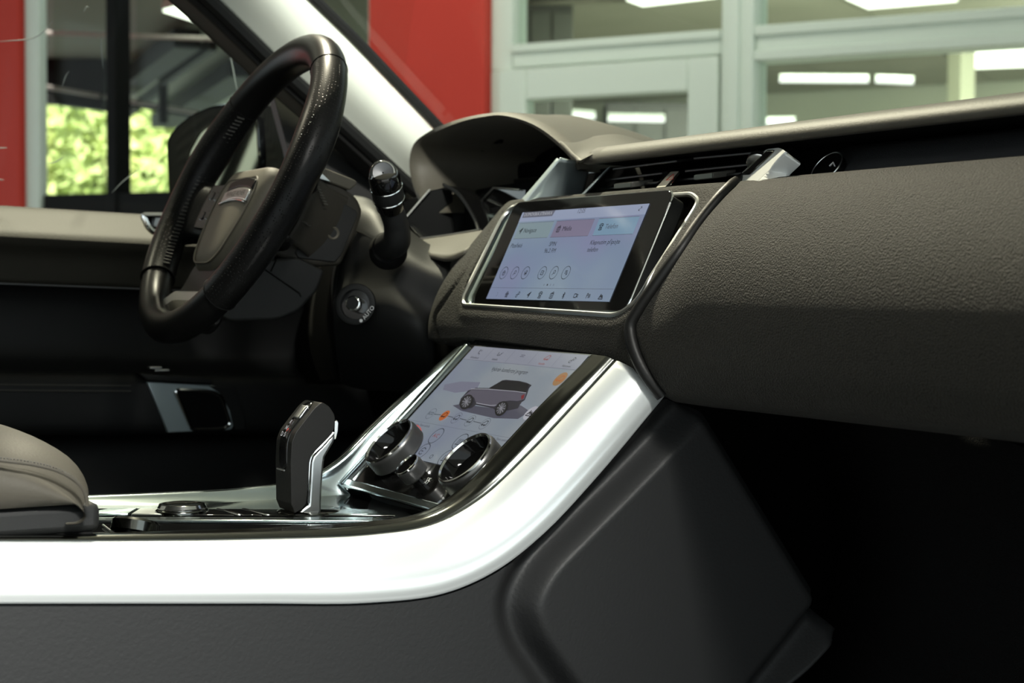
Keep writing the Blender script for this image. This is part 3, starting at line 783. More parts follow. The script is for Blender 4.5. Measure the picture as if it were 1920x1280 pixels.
# far side dash behind the wheel: driver end
g = grid_cr([[(1.30, .74, 1.27), (1.30, .10, 1.28)], [(1.05, .74, 1.275), (1.05, .10, 1.285)], [(.96, .74, 1.255), (.96, .16, 1.262)], [(.94, .74, 1.20), (.94, .2, 1.20)], [(.90, .74, 1.05), (.90, .2, 1.05)], [(.92, .74, .95), (.92, .2, .95)]], 16, 24)
MB().grid(g).build('driver_end', M['black'], dash, solid=.008)
#@@CAR2
# ------------------------------------------------------------------ instrument hood
hood = thing('instrument_hood', 'padded hood over the instruments behind the steering wheel', 'hood', (1.0, .37, 1.27))
Fo = [(.505, 1.235), (.540, 1.275), (.551, 1.306), (.540, 1.326), (.496, 1.339), (.422, 1.347), (.346, 1.3485), (.295, 1.345), (.226, 1.328), (.172, 1.305), (.131, 1.281), (.121, 1.270)]
Bo = [(.600, 1.262), (.615, 1.300), (.612, 1.330), (.598, 1.350), (.560, 1.364), (.505, 1.366), (.455, 1.364), (.41, 1.358), (.36, 1.347), (.318, 1.336), (.272, 1.314), (.262, 1.306)]
def sec(pts, X): return [(X, y, z) for y, z in pts]
def shr(pts, k, dz=0):
    c = np.array([.33, 1.25]); return [tuple(c+(np.array(p)-c)*k+np.array([0, dz])) for p in pts]
rows = [sec(shr(Fo, .80), 1.06), sec(shr(Fo, .88), .96), sec(shr(Fo, .915), .912), sec(shr(Fo, .955), .8985), sec(shr(Fo, .99), .901), sec(Fo, .910),
        sec([tuple(np.array(a)*.75+np.array(b_)*.25) for a, b_ in zip(Fo, Bo)], .955), sec([tuple(np.array(a)*.4+np.array(b_)*.6) for a, b_ in zip(Fo, Bo)], 1.015), sec(Bo, 1.08),
        sec([(y, z-.022) for y, z in Bo], 1.16), sec([(y, z-.075) for y, z in Bo], 1.25)]
rows = [cr(r, 70) for r in rows]
G = np.stack([cr(np.array(rows)[:, j], 60) for j in range(70)], 1)
MB().grid(G).build('hood_shell', M['leather'], hood, ang=60)
# corner fillet from the hood down to the dash
g = grid_cr([[W(1046, 262, X=.906), W(1095, 258, X=.962), W(1160, 252, X=1.02), W(1210, 266, X=1.06)],
             [W(1060, 274, X=.884), W(1104, 268, X=.935), W(1164, 262, X=.985), W(1216, 268, X=1.03)],
             [W(1075, 290, X=.862), W(1109, 279, X=.905), W(1166, 270, X=.95), W(1214, 269, X=1.0)],
             [W(1085, 302, X=.852), W(1114, 288, X=.875), W(1168, 276, X=.93), W(1212, 270, X=.98)],
             [W(1087, 306, X=.870), W(1116, 294, X=.90), W(1168, 282, X=.95), W(1210, 274, X=.99)]], 28, 18)
MB().grid(g).build('hood_flank', M['leather'], hood, solid=.004)
# slots under the hood and the dark instrument display
inst = thing('instrument_cluster', 'dark glossy instrument display deep under the padded hood', 'instrument display', (1.0, .36, 1.2))
MB().box((1.05, .36, 1.21), (.02, .46, .19)).build('display_back', M['black'], inst, bevel=.004)
MB().box((1.036, .36, 1.222), (.006, .36, .125)).build('display_glass', M['gloss'], inst, bevel=.002)
for i, (a, c) in enumerate((((812, 262), (848, 258)), ((826, 277), (862, 272)), ((838, 289), (905, 280)), ((885, 254), (930, 249)), ((892, 270), (940, 264)))):
    p, q = W(*a, X=.99), W(*c, X=.985)
    b = MB(); b.tube([p, q], .003, 6); b.build('hood_slot', M['black'], hood)
def cxp(x, y, X): return W(x, y, X=X)
b = MB(); b.prism([cxp(x, y, X) for x, y, X in ((757, 412, .86), (806, 357, .90), (838, 350, .93), (842, 445, .93), (790, 448, .87))], (.01, 0.004, 0)); b.build('cowl_side', M['plastic'], inst, bevel=.002)
cowl = cr([cxp(x, y, X) for x, y, X in ((832, 346, .92), (858, 362, .915), (880, 392, .905), (893, 418, .90), (899, 440, .895))], 24)
b = MB(); b.tube(cowl, .0022, 8); b.build('cowl_edge', M['plastic'], inst)
b = MB(); b.grid(np.array([cowl, cowl+np.array([.07, .03, -.004])])); b.build('cowl_visor', M['gloss'], inst, solid=.003)
b = MB(); b.tube([cxp(757, 412, .858), cxp(806, 356, .898)], .0014, 6); b.build('cowl_line', M['satin'], inst)  # satin line drawn in for the highlight along the cowl edge
b = MB(); b.tube([cxp(788, 448, .865), cxp(845, 440, .87), cxp(900, 431, .875)], .0017, 6); b.build('cowl_line', M['satin'], inst)
b = MB(); b.prism([cxp(x, y, .93) for x, y in ((898, 406), (960, 392), (960, 400), (900, 413))], (.004, 0, 0)); b.build('lens_reflection', M['steel'], inst)  # bright metal strips standing in for a reflection in the lens
b = MB(); b.prism([cxp(x, y, .94) for x, y in ((900, 418), (938, 408), (905, 440), (900, 440))], (.004, 0, 0)); b.build('lens_reflection', M['satin'], inst)
b = MB(); b.prism([cxp(x, y, .95) for x, y in ((893, 388), (925, 352), (985, 356), (985, 382), (900, 392))], (.006, 0, 0)); b.build('display_panel', M['gloss'], inst)
b = MB(); b.tube([cxp(x, y, .948) for x, y in ((893, 388), (925, 352), (975, 356))], .0014, 6); b.build('display_rim', M['satin'], inst)
# ledge between column cover and centre stack
g = grid_cr([[W(788, 449, X=.865), W(850, 440, X=.87), W(915, 430, X=.875)], [W(796, 462, X=.83), W(850, 452, X=.84), W(905, 442, X=.85)], [W(806, 476, X=.80), W(842, 482, X=.80), W(872, 470, X=.81)]], 16, 10)
MB().grid(g).build('driver_ledge', M['leather'], dash, solid=.005)
# silver fin between hood and centre vents
fin = thing('silver_fin', 'satin silver fin left of the centre air vents', 'trim', (.87, .15, 1.25))
g = grid_cr([[W(958, 396, X=.870), W(1000, 348, X=.870), W(1044, 296, X=.874)],
             [W(976, 393, X=.862), W(1012, 348, X=.863), W(1050, 299, X=.866)],
             [W(1020, 389, X=.874), W(1040, 345, X=.876), W(1062, 301, X=.878)],
             [W(1092, 376, X=.935), W(1100, 340, X=.935), W(1108, 304, X=.935)]], 16, 24)
MB().grid(g).build('fin_blade', M['satin_light'], fin, solid=.004)
# ------------------------------------------------------------------ centre air vents
vent = thing('centre_air_vents', 'pair of dark air vents with silver posts above the touchscreen', 'air vent', (.89, -.07, 1.25))
g = grid_cr([[W(1092, 380, X=.885), W(1290, 358, X=.885), W(1480, 336, X=.885)], [W(1100, 365, X=.935), W(1290, 340, X=.935), W(1480, 315, X=.935)], [W(1120, 318, X=.938), W(1290, 292, X=.938), W(1480, 268, X=.938)]], 8, 8)
MB().grid(g).build('vent_duct', M['black'], vent, solid=.004)
slat_m = mat('dark_vent_slat', (.008, .008, .008), .4)
for a, c in (((1148, 317), (1268, 302)), ((1134, 338), (1240, 325)), ((1118, 356), (1236, 342)), ((1300, 297), (1440, 284)), ((1284, 321), (1402, 309)), ((1262, 339), (1390, 325))):
    p, q = W(*a, X=.888), W(*c, X=.888)
    t = q-p; up = np.array([0, 0, .0014])
    b = MB(); b.hexa([p-up+(.03, 0, .004), q-up+(.03, 0, .004), q+up+(.03, 0, .004), p+up+(.03, 0, .004)], [p-up, q-up, q+up, p+up]); b.build('slat', slat_m, vent, bevel=.0008)
for a, c in (((1152, 344), (1183, 341)), ((1302, 327), (1336, 323))):
    p, q = W(*a, X=.874), W(*c, X=.874); dn = np.array([0, 0, -.0058])
    back = np.array([.024, -.004, .0035])
    b = MB(); b.hexa([p+back, q+back, q+back+dn, p+back+dn], [p, q, q+dn, p+dn]); sl = b.build('slider', mat('slider_grey', (.06, .058, .05), .4), vent, bevel=.001)
    b = MB(); b.hexa([p+dn*.1+(.0006, 0, 0), q+dn*.1+(.0006, 0, 0), q+dn*.9+(.0006, 0, 0), p+dn*.9+(.0006, 0, 0)], [p+dn*.12-(.0005, 0, 0), q+dn*.12-(.0005, 0, 0), q+dn*.85-(.0005, 0, 0), p+dn*.85-(.0005, 0, 0)]); b.build('slider_face', mat('slider_face_grey', (.10, .11, .09), .3, .6), sl)
b = MB(); b.hexa([W(1090, 370, X=.89), W(1097, 369, X=.89), W(1147, 312, X=.905), W(1141, 314, X=.905)], [W(1083, 371, X=.868), W(1090, 370, X=.868), W(1145, 311, X=.886), W(1138, 315, X=.886)]); b.build('post', M['satin_light'], vent, bevel=.001)
def slant(x, y, d=0.0):
    # slanted plane of the switch bar
    n = np.array([-.55, 0, .83]); p0 = W(1238, 352, X=.868)
    return onplane(x, y, p0-n*d, n)
b = MB(); b.hexa([slant(*p, .02) for p in ((1222, 356), (1254, 352), (1294, 305), (1262, 307))], [slant(*p) for p in ((1222, 356), (1254, 352), (1294, 305), (1262, 307))]); hz = b.build('hazard_bar', M['gloss'], vent, bevel=.001)
hzw = mat('hazard_button_grey', (.50, .47, .40), .4)
b = MB(); b.hexa([slant(*p, .002) for p in ((1230, 352), (1248, 350), (1273, 321), (1257, 322))], [slant(*p, -.0012) for p in ((1230, 352), (1248, 350), (1273, 321), (1257, 322))]); b.build('hazard_button', hzw, hz, bevel=.0006)
tri = [slant(*p, -.0014) for p in ((1249, 338), (1262, 336), (1263, 326))]
b = MB(); b.tube(tri, .00035, 5, closed=True, up=(-.5, 0, .8)); b.build('hazard_triangle', mat('hazard_red', (.6, .05, .03), .5), hz)
# right silver louvre with thumb wheel
n_l = np.array([-.80, .25, .55]); n_l /= np.linalg.norm(n_l); pl0 = W(1420, 315, X=.872)
def lv(x, y, d=0.0): return onplane(x, y, pl0-n_l*d, n_l)
outer_ = fillet([(1370, 344), (1437, 279), (1462, 276), (1476, 286), (1420, 340)], [2, 4, 6, 6, 2], 4)
holep = fillet([(1392, 326), (1407, 326), (1453, 283), (1440, 283)], 2, 3)
b = MB(); b.prism([lv(*p) for p in outer_], -n_l*.016); lo_ = b.build('louvre_post', M['louvre'], vent, bevel=.0012)
b = MB(); b.prism([lv(*p, -.0005) for p in holep], n_l*.0004); b.build('louvre_slot', M['black'], lo_)
b = MB(); b.tube([lv(*p, -.0006) for p in holep], .0009, 6, closed=True, up=n_l); b.build('slot_rim', M['chrome'], lo_)
wc = lv(1423, 304, .003); ax = lv(1405, 328)-lv(1455, 281); axn = np.cross(n_l, ax); axn /= np.linalg.norm(axn)
b = MB(); b.lathe([(.0095, -.0035), (.0108, -.0025), (.0108, .0025), (.0095, .0035)], wc, axn, 28); b.build('thumb_wheel', M['satin'], lo_)
g = grid_cr([[lv(1476, 286), lv(1448, 313), lv(1420, 341)], [lv(1480, 288, .012), lv(1474, 315, .012), lv(1470, 340, .012)], [lv(1478, 284, .035), lv(1478, 310, .035), lv(1480, 340, .035)]], 12, 10)
MB().grid(g).build('louvre_side', M['louvre'], vent, solid=.002)
# round switch with an arrow beside the vents
bt = thing('round_switch', 'round gloss black switch with white arrow right of vents', 'switch', tuple(W(1551, 314, X=.89)))
nb = np.array([-.80, 0, .60]); cb = W(1551, 314, X=.886)
b = MB(); b.lathe([(.0155, -.006), (.0155, .0005), (.0148, .0012), (.0, .0012)], cb, nb, 36, cap=False); b.build('button_cap', M['gloss'], bt)
b = MB(); th = np.linspace(0, 2*PI, 40, endpoint=False); e1 = np.array([0, -1., 0]); e2 = np.cross(nb, e1)
b.tube([cb+nb*.0008+.0158*(math.cos(t)*e1+math.sin(t)*e2) for t in th], .0006, 6, closed=True, up=nb); b.build('button_ring', M['satin'], bt)
def bp(x, y): return onplane(x, y, cb+nb*.0016, nb)
b = MB(); b.tube([bp(1555, 311), bp(1562, 304), bp(1565, 311)], .0005, 5, up=nb); b.build('arrow_mark', M['white_print'], bt)
# ------------------------------------------------------------------ screens: shared print helpers
def frame_axes(tilt):
    return np.array([[0, math.sin(tilt), -math.cos(tilt)], [-1, 0, 0], [0, math.cos(tilt), math.sin(tilt)]])
def to_local(px, py, p0, R, off=0.0):
    n = R[:, 2]; q = onplane(px, py, np.asarray(p0)+n*off, n)-np.asarray(p0)
    return float(q@R[:, 0]), float(q@R[:, 1])
class Print:
    """flat print on a tilted panel, in the panel's own coordinates"""
    def __init__(s, root, z): s.root, s.z = root, z
    def text(s, body, x, y, size, m, align='CENTER', rot=0, name='screen_text', sx=1.0):
        c = bpy.data.curves.new(name, 'FONT'); c.body = body; c.size = size; c.align_x = align; c.align_y = 'CENTER'
        c.resolution_u = 3; c.materials.append(m)
        o = bpy.data.objects.new(name, c); COL.objects.link(o); o.parent = s.root
        o.location = (x, y, s.z); o.rotation_euler = (0, 0, rot); o.scale = (sx, 1, 1); return o
    def poly(s, pts, m, name='screen_area', dz=0.0):
        b = MB(); n = len(pts); b.add([(x, y, s.z+dz) for x, y in pts], [tuple(range(n))]); return b.build(name, m, s.root, local=True, normals=False)
    def lines(s, paths, wd, m, name='screen_icon', dz=0.0001):
        b = MB()
        for P in paths:
            for (x0, y0), (x1, y1) in zip(P[:-1], P[1:]):
                l = math.hypot(x1-x0, y1-y0) or 1e-9; nx, ny = -(y1-y0)/l*wd/2, (x1-x0)/l*wd/2
                b.add([(x0-nx, y0-ny, s.z+dz), (x1-nx, y1-ny, s.z+dz), (x1+nx, y1+ny, s.z+dz), (x0+nx, y0+ny, s.z+dz)], [(0, 1, 2, 3)])
        return b.build(name, m, s.root, local=True, normals=False)
    def ringp(s, x, y, r, wd, m, name='screen_ring', dz=0.0001, a0=0, a1=2*PI):
        return s.lines([[(x+r*math.cos(t), y+r*math.sin(t)) for t in np.linspace(a0, a1, 28)]], wd, m, name, dz)
def circ(x, y, r, n=10, a0=0, a1=2*PI): return [(x+r*math.cos(t), y+r*math.sin(t)) for t in np.linspace(a0, a1, n)]
ink = emit('screen_ink', (.012, .012, .02), 1.0)
inkg = emit('screen_ink_grey', (.13, .13, .18), 1.0)
def icon(kind, x, y, r):
    """small line icons as lists of polylines, r = half size"""
    T = lambda L: [[(x+a*r, y+b_*r) for a, b_ in P] for P in L]
    if kind == 'nav': return T([[(-.8, -.1), (.8, .9), (.0, -.9), (.0, -.1), (-.8, -.1)], [(-.3, .05), (.5, .6), (.1, -.3)]])
    if kind == 'home': return T([[(-.9, 0), (0, .9), (.9, 0)], [(-.55, .2), (-.55, -.8), (-.15, -.8), (-.15, -.2), (.15, -.2), (.15, -.8), (.55, -.8), (.55, .2)], [(-.35, 0), (.35, 0)], [(-.35, .3), (.35, .3)]])
    if kind == 'phone': return T([[(-.9, .3), (-.8, .75), (-.3, .95), (.3, .95), (.8, .75), (.9, .3), (.45, .3), (.4, .55), (-.4, .55), (-.45, .3), (-.9, .3)], [(-.4, .3), (-.7, -.9), (.7, -.9), (.4, .3)], circ(x*0, -.3, .28, 9)])
    if kind == 'media': return T([[(-.8, .5), (.8, .5), (.7, -.9), (-.7, -.9), (-.8, .5)], [(-.6, .5), (.5, 1.0), (.6, .5)], circ(0, -.2, .35, 9)])
    if kind == 'bt': return T([[(-.5, .45), (.45, -.4), (0, -.95), (0, .95), (.45, .4), (-.5, -.45)]])
    if kind == 'cam': return T([[(-.9, .5), (.3, .5), (.3, -.5), (-.9, -.5), (-.9, .5)], [(.3, .1), (.9, .45), (.9, -.45), (.3, -.1)]])
    if kind == 'mount': return T([[(-1, -.8), (-.3, .6), (.1, -.1), (.4, .3), (1, -.8), (-1, -.8)], [(-.6, -.5), (-.3, .2), (.1, -.5)], [(.2, -.5), (.4, -.05), (.7, -.5)]])
    if kind == 'link': return T([circ(-.4, -.4, .42, 9), circ(.45, .45, .42, 9), [(-.1, -.1), (.15, .15)]])
    if kind == 'mag': return T([circ(.2, .25, .5, 10), [(-.15, -.1), (-.75, -.75)]])
    if kind == 'heart': return T([[(-.8, .2), (0, .8), (.8, .2), (.5, -.7), (-.5, -.7), (-.8, .2)], [(-.4, .1), (.4, .1)], [(0, .5), (0, -.5)]])
    if kind == 'pin': return T([[(-.7, .6), (-.1, -.8), (.2, .3)], [(.1, .7), (.6, -.7), (.8, .6), (.1, .7)], [(-.5, -.1), (.5, -.2)]])
    if kind == 'src': return T([[(-.7, .6), (-.7, -.6), (.7, -.6), (.7, .6), (-.7, .6)], [(-.3, 0), (.4, 0)]])
    if kind == 'list': return T([[(-.6, .6), (.6, .6)], [(-.6, .2), (.6, .2)], [(-.6, -.2), (.0, -.2)], [(.3, -.7), (.6, .0), (.8, -.5), (.3, -.7)]])
    if kind == 'moon': return T([circ(0, 0, .7, 8, -1.2, 1.2)])
    if kind == 'pa': return T([[(-.8, -.7), (-.8, .7), (-.4, .7), (-.3, .3), (-.8, 0)], [(0, .5), (.1, -.6)], [(.35, .6), (.45, -.6)], [(.7, .5), (.8, -.5)]])
    if kind == 'exp': return T([[(-.8, -.8), (.7, .7)], [(.0, .8), (.8, .8), (.8, 0)], [(-.8, .0), (-.8, -.8), (0, -.8)]])
    if kind == 'seat': return T([[(-.6, .9), (-.4, -.4), (.4, -.4), (.5, -.9)], [(-.7, .1), (-.3, .9)], [(.1, .3), (.6, .7)]])
    if kind == 'seats': return T([[(-.9, .5), (-.8, -.5), (-.2, -.5), (-.1, -.1)], [(.0, -.4), (.5, -.4), (.9, .6)], [(-.9, .2), (-.6, .2)], [(.3, .0), (.6, .2)]])
    if kind == 'car': return T([[(-1, -.4), (-.8, .1), (-.4, .3), (0, .8), (.8, .8), (1, .2), (1, -.4), (.6, -.4)], [(-1, -.4), (-.7, -.4)], [(-.3, -.4), (.3, -.4)], circ(-.5, -.45, .2, 8), circ(.45, -.45, .2, 8)])
    if kind == 'menu': return T([[(-.9, .25), (.9, .25)], [(-.9, -.25), (.9, -.25)]])
    return T([circ(0, 0, .7, 9)])
# ------------------------------------------------------------------ upper touchscreen
TS_T = math.radians(25.64); TS_P = (.8039, 0, 1.1766); TS_R = frame_axes(TS_T)
ts = thing('touchscreen', 'wide tilting touchscreen glowing pale blue in the dashboard', 'screen', TS_P, TS_R)
def rrect(u0, u1, v0, v1, r, n=6):
    return fillet([(u0, v0), (u1, v0), (u1, v1), (u0, v1)], r, n)
U0, U1, V0, V1 = -.1445, .1475, -.058, .0625
b = MB(); b.prism([(x, y, -.020) for x, y in rrect(U0+.002, U1-.002, V0+.002, V1-.002, .012)], (0, 0, .0185)); b.build('housing', M['plastic'], ts, local=True, bevel=.003)
b = MB(); b.prism([(x, y, -.0018) for x, y in rrect(U0, U1, V0, V1, .013)], (0, 0, .0016)); b.build('cover_glass', M['gloss'], ts, local=True, bevel=.0005)
b = MB(); b.tube([(x, y, -.0016) for x, y in rrect(U0, U1, V0, V1, .013)], .0011, 6, closed=True); b.build('edge_rim', M['chrome'], ts, local=True)
lcd_up = emit('touchscreen_light', (.40, .52, .74), .85, noise=(9, (.43, .47, .74), (.46, .60, .76)))
pr = Print(ts, .0003)
lcd = pr.poly([(-.117, -.0495), (.117, -.0495), (.117, .0495), (-.117, .0495)], lcd_up, 'display')
pr = Print(ts, .0006)
pr.poly([(-.117, .0385), (.117, .0385), (.117, .0495), (-.117, .0495)], emit('screen_header', (.50, .58, .80), 1.0), 'header_strip', -.0001)
pr.poly([(-.113, .0430), (-.052, .0430), (-.050, .0495), (-.113, .0495)], emit('screen_grey', (.22, .23, .30), 1.0), 'title_tab')
wht = emit('screen_white', (.75, .78, .85), 1.0)
pr2 = Print(ts, .0009)
pr2.text('DOMOVSKÁ STRÁNKA', -.082, .0462, .0055, wht)
pr2.text('12:05', .002, .0462, .0068, inkg)
pr2.lines(icon('exp', .106, .0445, .0024), .0005, ink)
for u0, u1, c in ((-.112, -.043, (.42, .56, .62)), (-.0375, .033, (.40, .36, .53)), (.041, .110, (.36, .58, .80))):
    pr.poly([(u0, .0185), (u1, .0185), (u1, .0365), (u0, .0365)], emit('screen_tile', c, .88), 'tile')
    pr2.lines([[(u0, .0185), (u1, .0185)], [(u0, .0365), (u1, .0365)]], .00035, inkg)
pr2.lines(icon('nav', -.103, .0275, .0036), .0008, ink); pr2.text('Navigace', -.097, .0275, .0072, ink, 'LEFT')
pr2.lines(icon('media', -.0275, .0275, .0036), .0008, ink); pr2.text('Média', -.020, .0275, .0072, ink, 'LEFT')
pr2.lines(icon('phone', .0505, .0275, .0036), .0008, ink); pr2.text('Telefon', .058, .0275, .0072, inkg, 'LEFT')
pr2.text('Plzeňská', -.111, .0105, .0068, ink, 'LEFT')
pr2.text('SPIN', -.0265, .0110, .0068, ink); pr2.text('96.2 FM', -.0265, .0035, .0068, ink)
pr2.text('Klepnutím připojte', .043, .0110, .0068, ink, 'LEFT'); pr2.text('telefon', .043, .0035, .0068, ink, 'LEFT')
for u, k in ((-.101, 'heart'), (-.0785, 'mag'), (-.0565, 'pin'), (-.0235, 'src'), (-.001, 'mag'), (.0215, 'list')):
    pr2.ringp(u, -.0205, .0068, .0006, ink); pr2.lines(icon(k, u, -.0205, .0034), .0007, ink)
for i, u in enumerate((-.010, -.004, .002, .008)):
    (pr2.poly(circ(u, -.0335, .0011), ink, 'page_dot') if i == 1 else pr2.ringp(u, -.0335, .0008, .0003, inkg, 'page_dot'))
pr2.lines([[(-.117, -.0372), (.117, -.0372)]], .0003, inkg)
for i, k in enumerate(('moon', 'home', 'link', 'nav', 'phone', 'media', 'bt', 'cam', 'pa', 'mount')):
    u = -.098+i*.0221; pr2.lines(icon(k, u, -.0445, .0036), .0004 if k == 'moon' else .0008, inkg if k == 'moon' else ink)
# chrome frame round the opening
fr_ = thing('screen_surround', 'thin bright metal frame around the touchscreen opening', 'frame', (.79, 0, 1.13))
orr = np.array(fillet(open_yz, [.010, .018, .03, .010, .008, .02], 8))
path = [np.array([faceX(z, y)+.0005, y, z]) for y, z in orr]
b = MB(); b.tube(path, .0026, 8, closed=True, up=(1, 0, 0)); b.build('frame_ring', M['satin'], fr_)
rows = [[p+np.array([.002, 0, 0]) for p in path], [np.array([.045, .0, .0])*0+p+np.array([.012, (p[1]*-.02), .002]) for p in path]]
b = MB(); b.grid(np.array(rows), close_u=True); b.build('frame_inner', M['steel'], fr_, solid=.001)
# ------------------------------------------------------------------ climate touch panel
CP_T = math.radians(46.1); CP_P = (.766, 0, 1.084); CP_R = frame_axes(CP_T)
cp = thing('climate_panel', 'sloping glossy climate touch panel with rotary knobs', 'control panel', CP_P, CP_R)
def cl(px, py, off=0.0): return to_local(px, py, CP_P, CP_R, off)
b = MB(); b.prism([(x, y, -.022) for x, y in fillet([(-.124, -.190), (.120, -.190), (.120, .012), (-.124, .012)], .004, 3)], (0, 0, .0215)); b.build('cover_glass', M['gloss'], cp, local=True, bevel=.001)
lcd_lo = emit('climate_light', (.31, .36, .42), 1.0, noise=(12, (.28, .32, .41), (.36, .40, .44)))
pl_ = Print(cp, .0002)
pl_.poly([(-.110, -.1475), (.110, -.1475), (.110, -.0005), (-.110, -.0005)], lcd_lo, 'display')
p2 = Print(cp, .0005); p3 = Print(cp, .0008); p4 = Print(cp, .0011)
p2.poly([(-.110, -.0195), (.110, -.0195), (.110, -.0005), (-.110, -.0005)], emit('climate_header', (.34, .36, .44), 1.0), 'header_strip', -.0001)
orange = emit('screen_orange', (.75, .20, .05), 1.0); redi = emit('screen_red', (.42, .05, .03), 1.0)
p3.lines([[(-.110, -.0195), (.022, -.0195)], [(.022, -.0195), (.110, -.0195)], [(-.066, -.002), (-.066, -.0185)], [(-.022, -.002), (-.022, -.0185)], [(.022, -.002), (.022, -.0185)], [(.066, -.002), (.066, -.0185)]], .0003, inkg)
for u, k, t, m_ in ((-.087, 'seat', 'Klimatizace', ink), (-.045, 'seats', 'Sedadla', ink), (0, 'menu', '', inkg), (.046, 'car', 'Vozidlo', redi), (.091, 'link', 'Nastavení', ink)):
    p3.lines(icon(k, u, -.0085, .0042), .0007, m_)
    if t: p3.text(t, u-.001, -.0160, .0038, m_)
p3.text('Vybrán komfortní program', 0, -.0285, .0075, ink, sx=.86)
def L5(x, y): return cl(640+x/3.5556, 620+y/3.5556)
shadow = emit('picture_shadow', (.10, .10, .14), 1.0); shadow2 = emit('picture_haze', (.24, .245, .33), 1.0)
p2.poly([L5(*p) for p in ((690, 360), (800, 340), (930, 345), (900, 400), (760, 415), (680, 395))], shadow2, 'picture_haze', .0000)
p2.poly([L5(*p) for p in ((745, 500), (800, 490), (1030, 520), (1200, 500), (1260, 540), (1180, 590), (1020, 585), (800, 535))], shadow, 'picture_shadow', .0001)
p3.poly([L5(*p) for p in ((788, 492), (800, 455), (848, 402), (900, 384), (988, 385), (1076, 334), (1100, 330), (1190, 338), (1240, 350), (1272, 366), (1254, 388), (1242, 428), (1226, 466), (1205, 480), (1180, 520), (1130, 532), (1040, 545), (1015, 520), (900, 497), (870, 520), (800, 520))], emit('picture_body_dark', (.035, .033, .045), 1.0), 'car_picture')
p4.poly([L5(*p) for p in ((815, 445), (872, 398), (985, 398), (1160, 412), (1238, 424), (1224, 462), (1180, 474), (1130, 470), (1060, 480), (1025, 512), (905, 490), (890, 450), (850, 430))], emit('picture_body', (.13, .12, .16), 1.0), 'car_picture_side')
p5 = Print(cp, .0014)
p5.poly([L5(*p) for p in ((990, 392), (1078, 340), (1190, 344), (1256, 364), (1246, 388), (1236, 416), (1165, 408), (1000, 398))], emit('picture_glass', (.010, .010, .014), 1.0), 'car_picture_windows')
p5.lines([[L5(*p) for p in ((870, 394), (985, 396), (1160, 410), (1238, 421))], [L5(*p) for p in ((905, 488), (1000, 505), (1040, 503))]], .0009, emit('picture_line', (.42, .42, .48), 1.0), 'car_picture_line')
p5.poly([L5(*p) for p in ((1205, 440), (1228, 428), (1222, 456), (1206, 466))], emit('picture_lamp', (.25, .02, .03), 1.0), 'car_picture_lamp')
def ell(cx, cy, a, b_, rot, n=20): return [L5(cx+a*math.cos(t)*math.cos(rot)-b_*math.sin(t)*math.sin(rot), cy+a*math.cos(t)*math.sin(rot)+b_*math.sin(t)*math.cos(rot)) for t in np.linspace(0, 2*PI, n)]
for cx, cy in ((842, 482), (1074, 526)):
    p5.poly(ell(cx, cy, 56, 36, -.95), emit('picture_tyre', (.012, .012, .014), 1.0), 'car_picture_tyre', .0002)
    p5.poly(ell(cx, cy, 43, 26, -.95), emit('picture_rim', (.06, .06, .07), 1.0), 'car_picture_rim', .0004)
    e = ell(cx, cy, 42, 25, -.95, 11)
    p5.lines([[L5(cx, cy), q] for q in e], .0009, emit('picture_spoke', (.30, .30, .34), 1.0), 'car_picture_spokes', .0006)
# ride-height row
row = [L5(602, 556), L5(690, 568), L5(772, 585), L5(862, 604), L5(960, 624)]
for i, (u, v) in enumerate(row):
    if i == 1: p3.poly(circ(u, v, .0068, 16), orange, 'mode_dot')
    else: p3.ringp(u, v, .0068, .0004, inkg)
    if i == 0: p4.text('ECO', u, v, .0052, ink)
    else: p4.lines(icon('car', u, v, .0042), .0008, ink)
p3.lines([[(row[i][0]+.0072, row[i][1]), (row[i+1][0]-.0072, row[i+1][1])] for i in range(4)], .0006, ink)
u, v = L5(1462, 325); p3.poly(circ(u, v, .0085, 18), emit('screen_amber', (.55, .30, .13), 1.0), 'mode_badge'); p4.lines(icon('car', u, v, .005), .0008, orange)
u, v = L5(1266, 552); p3.poly(circ(u, v, .0085, 18), emit('badge_white', (.55, .55, .62), 1.0), 'mode_badge'); p4.lines(icon('mount', u, v, .0046), .001, ink)
p3.lines([[(-.11, -.105), (.11, -.105)]], .0002, inkg)
p3.text('Autom. řízení sedadla', -.072, -.1085, .0040, inkg); p3.text('Autom. řízení sedadla', .084, -.1085, .0040, inkg)
for (x, y), t in (((636, 704), 'A/C'), ((545, 806), 'sync'), ((796, 742), ''), ((700, 850), '')):
    u, v = L5(x, y); p3.ringp(u, v, .0095, .0007, ink)
    if t == 'A/C': p4.text('A/C', u, v, .0065, redi)
    elif t: p4.lines([circ(u, v, .0042, 12, .6, 5.6), [(u-.002, v), (u+.002, v)]], .0008, ink)
    else: p4.lines([[(u-.003, v+.003), (u-.003, v-.003)], [(u, v+.003), (u, v-.003)], [(u+.003, v+.003), (u+.003, v-.003)], [(u-.005, v-.004), (u+.005, v-.004)]], .0008, ink)
p3.ringp(*L5(604, 842), .0022, .0006, ink)
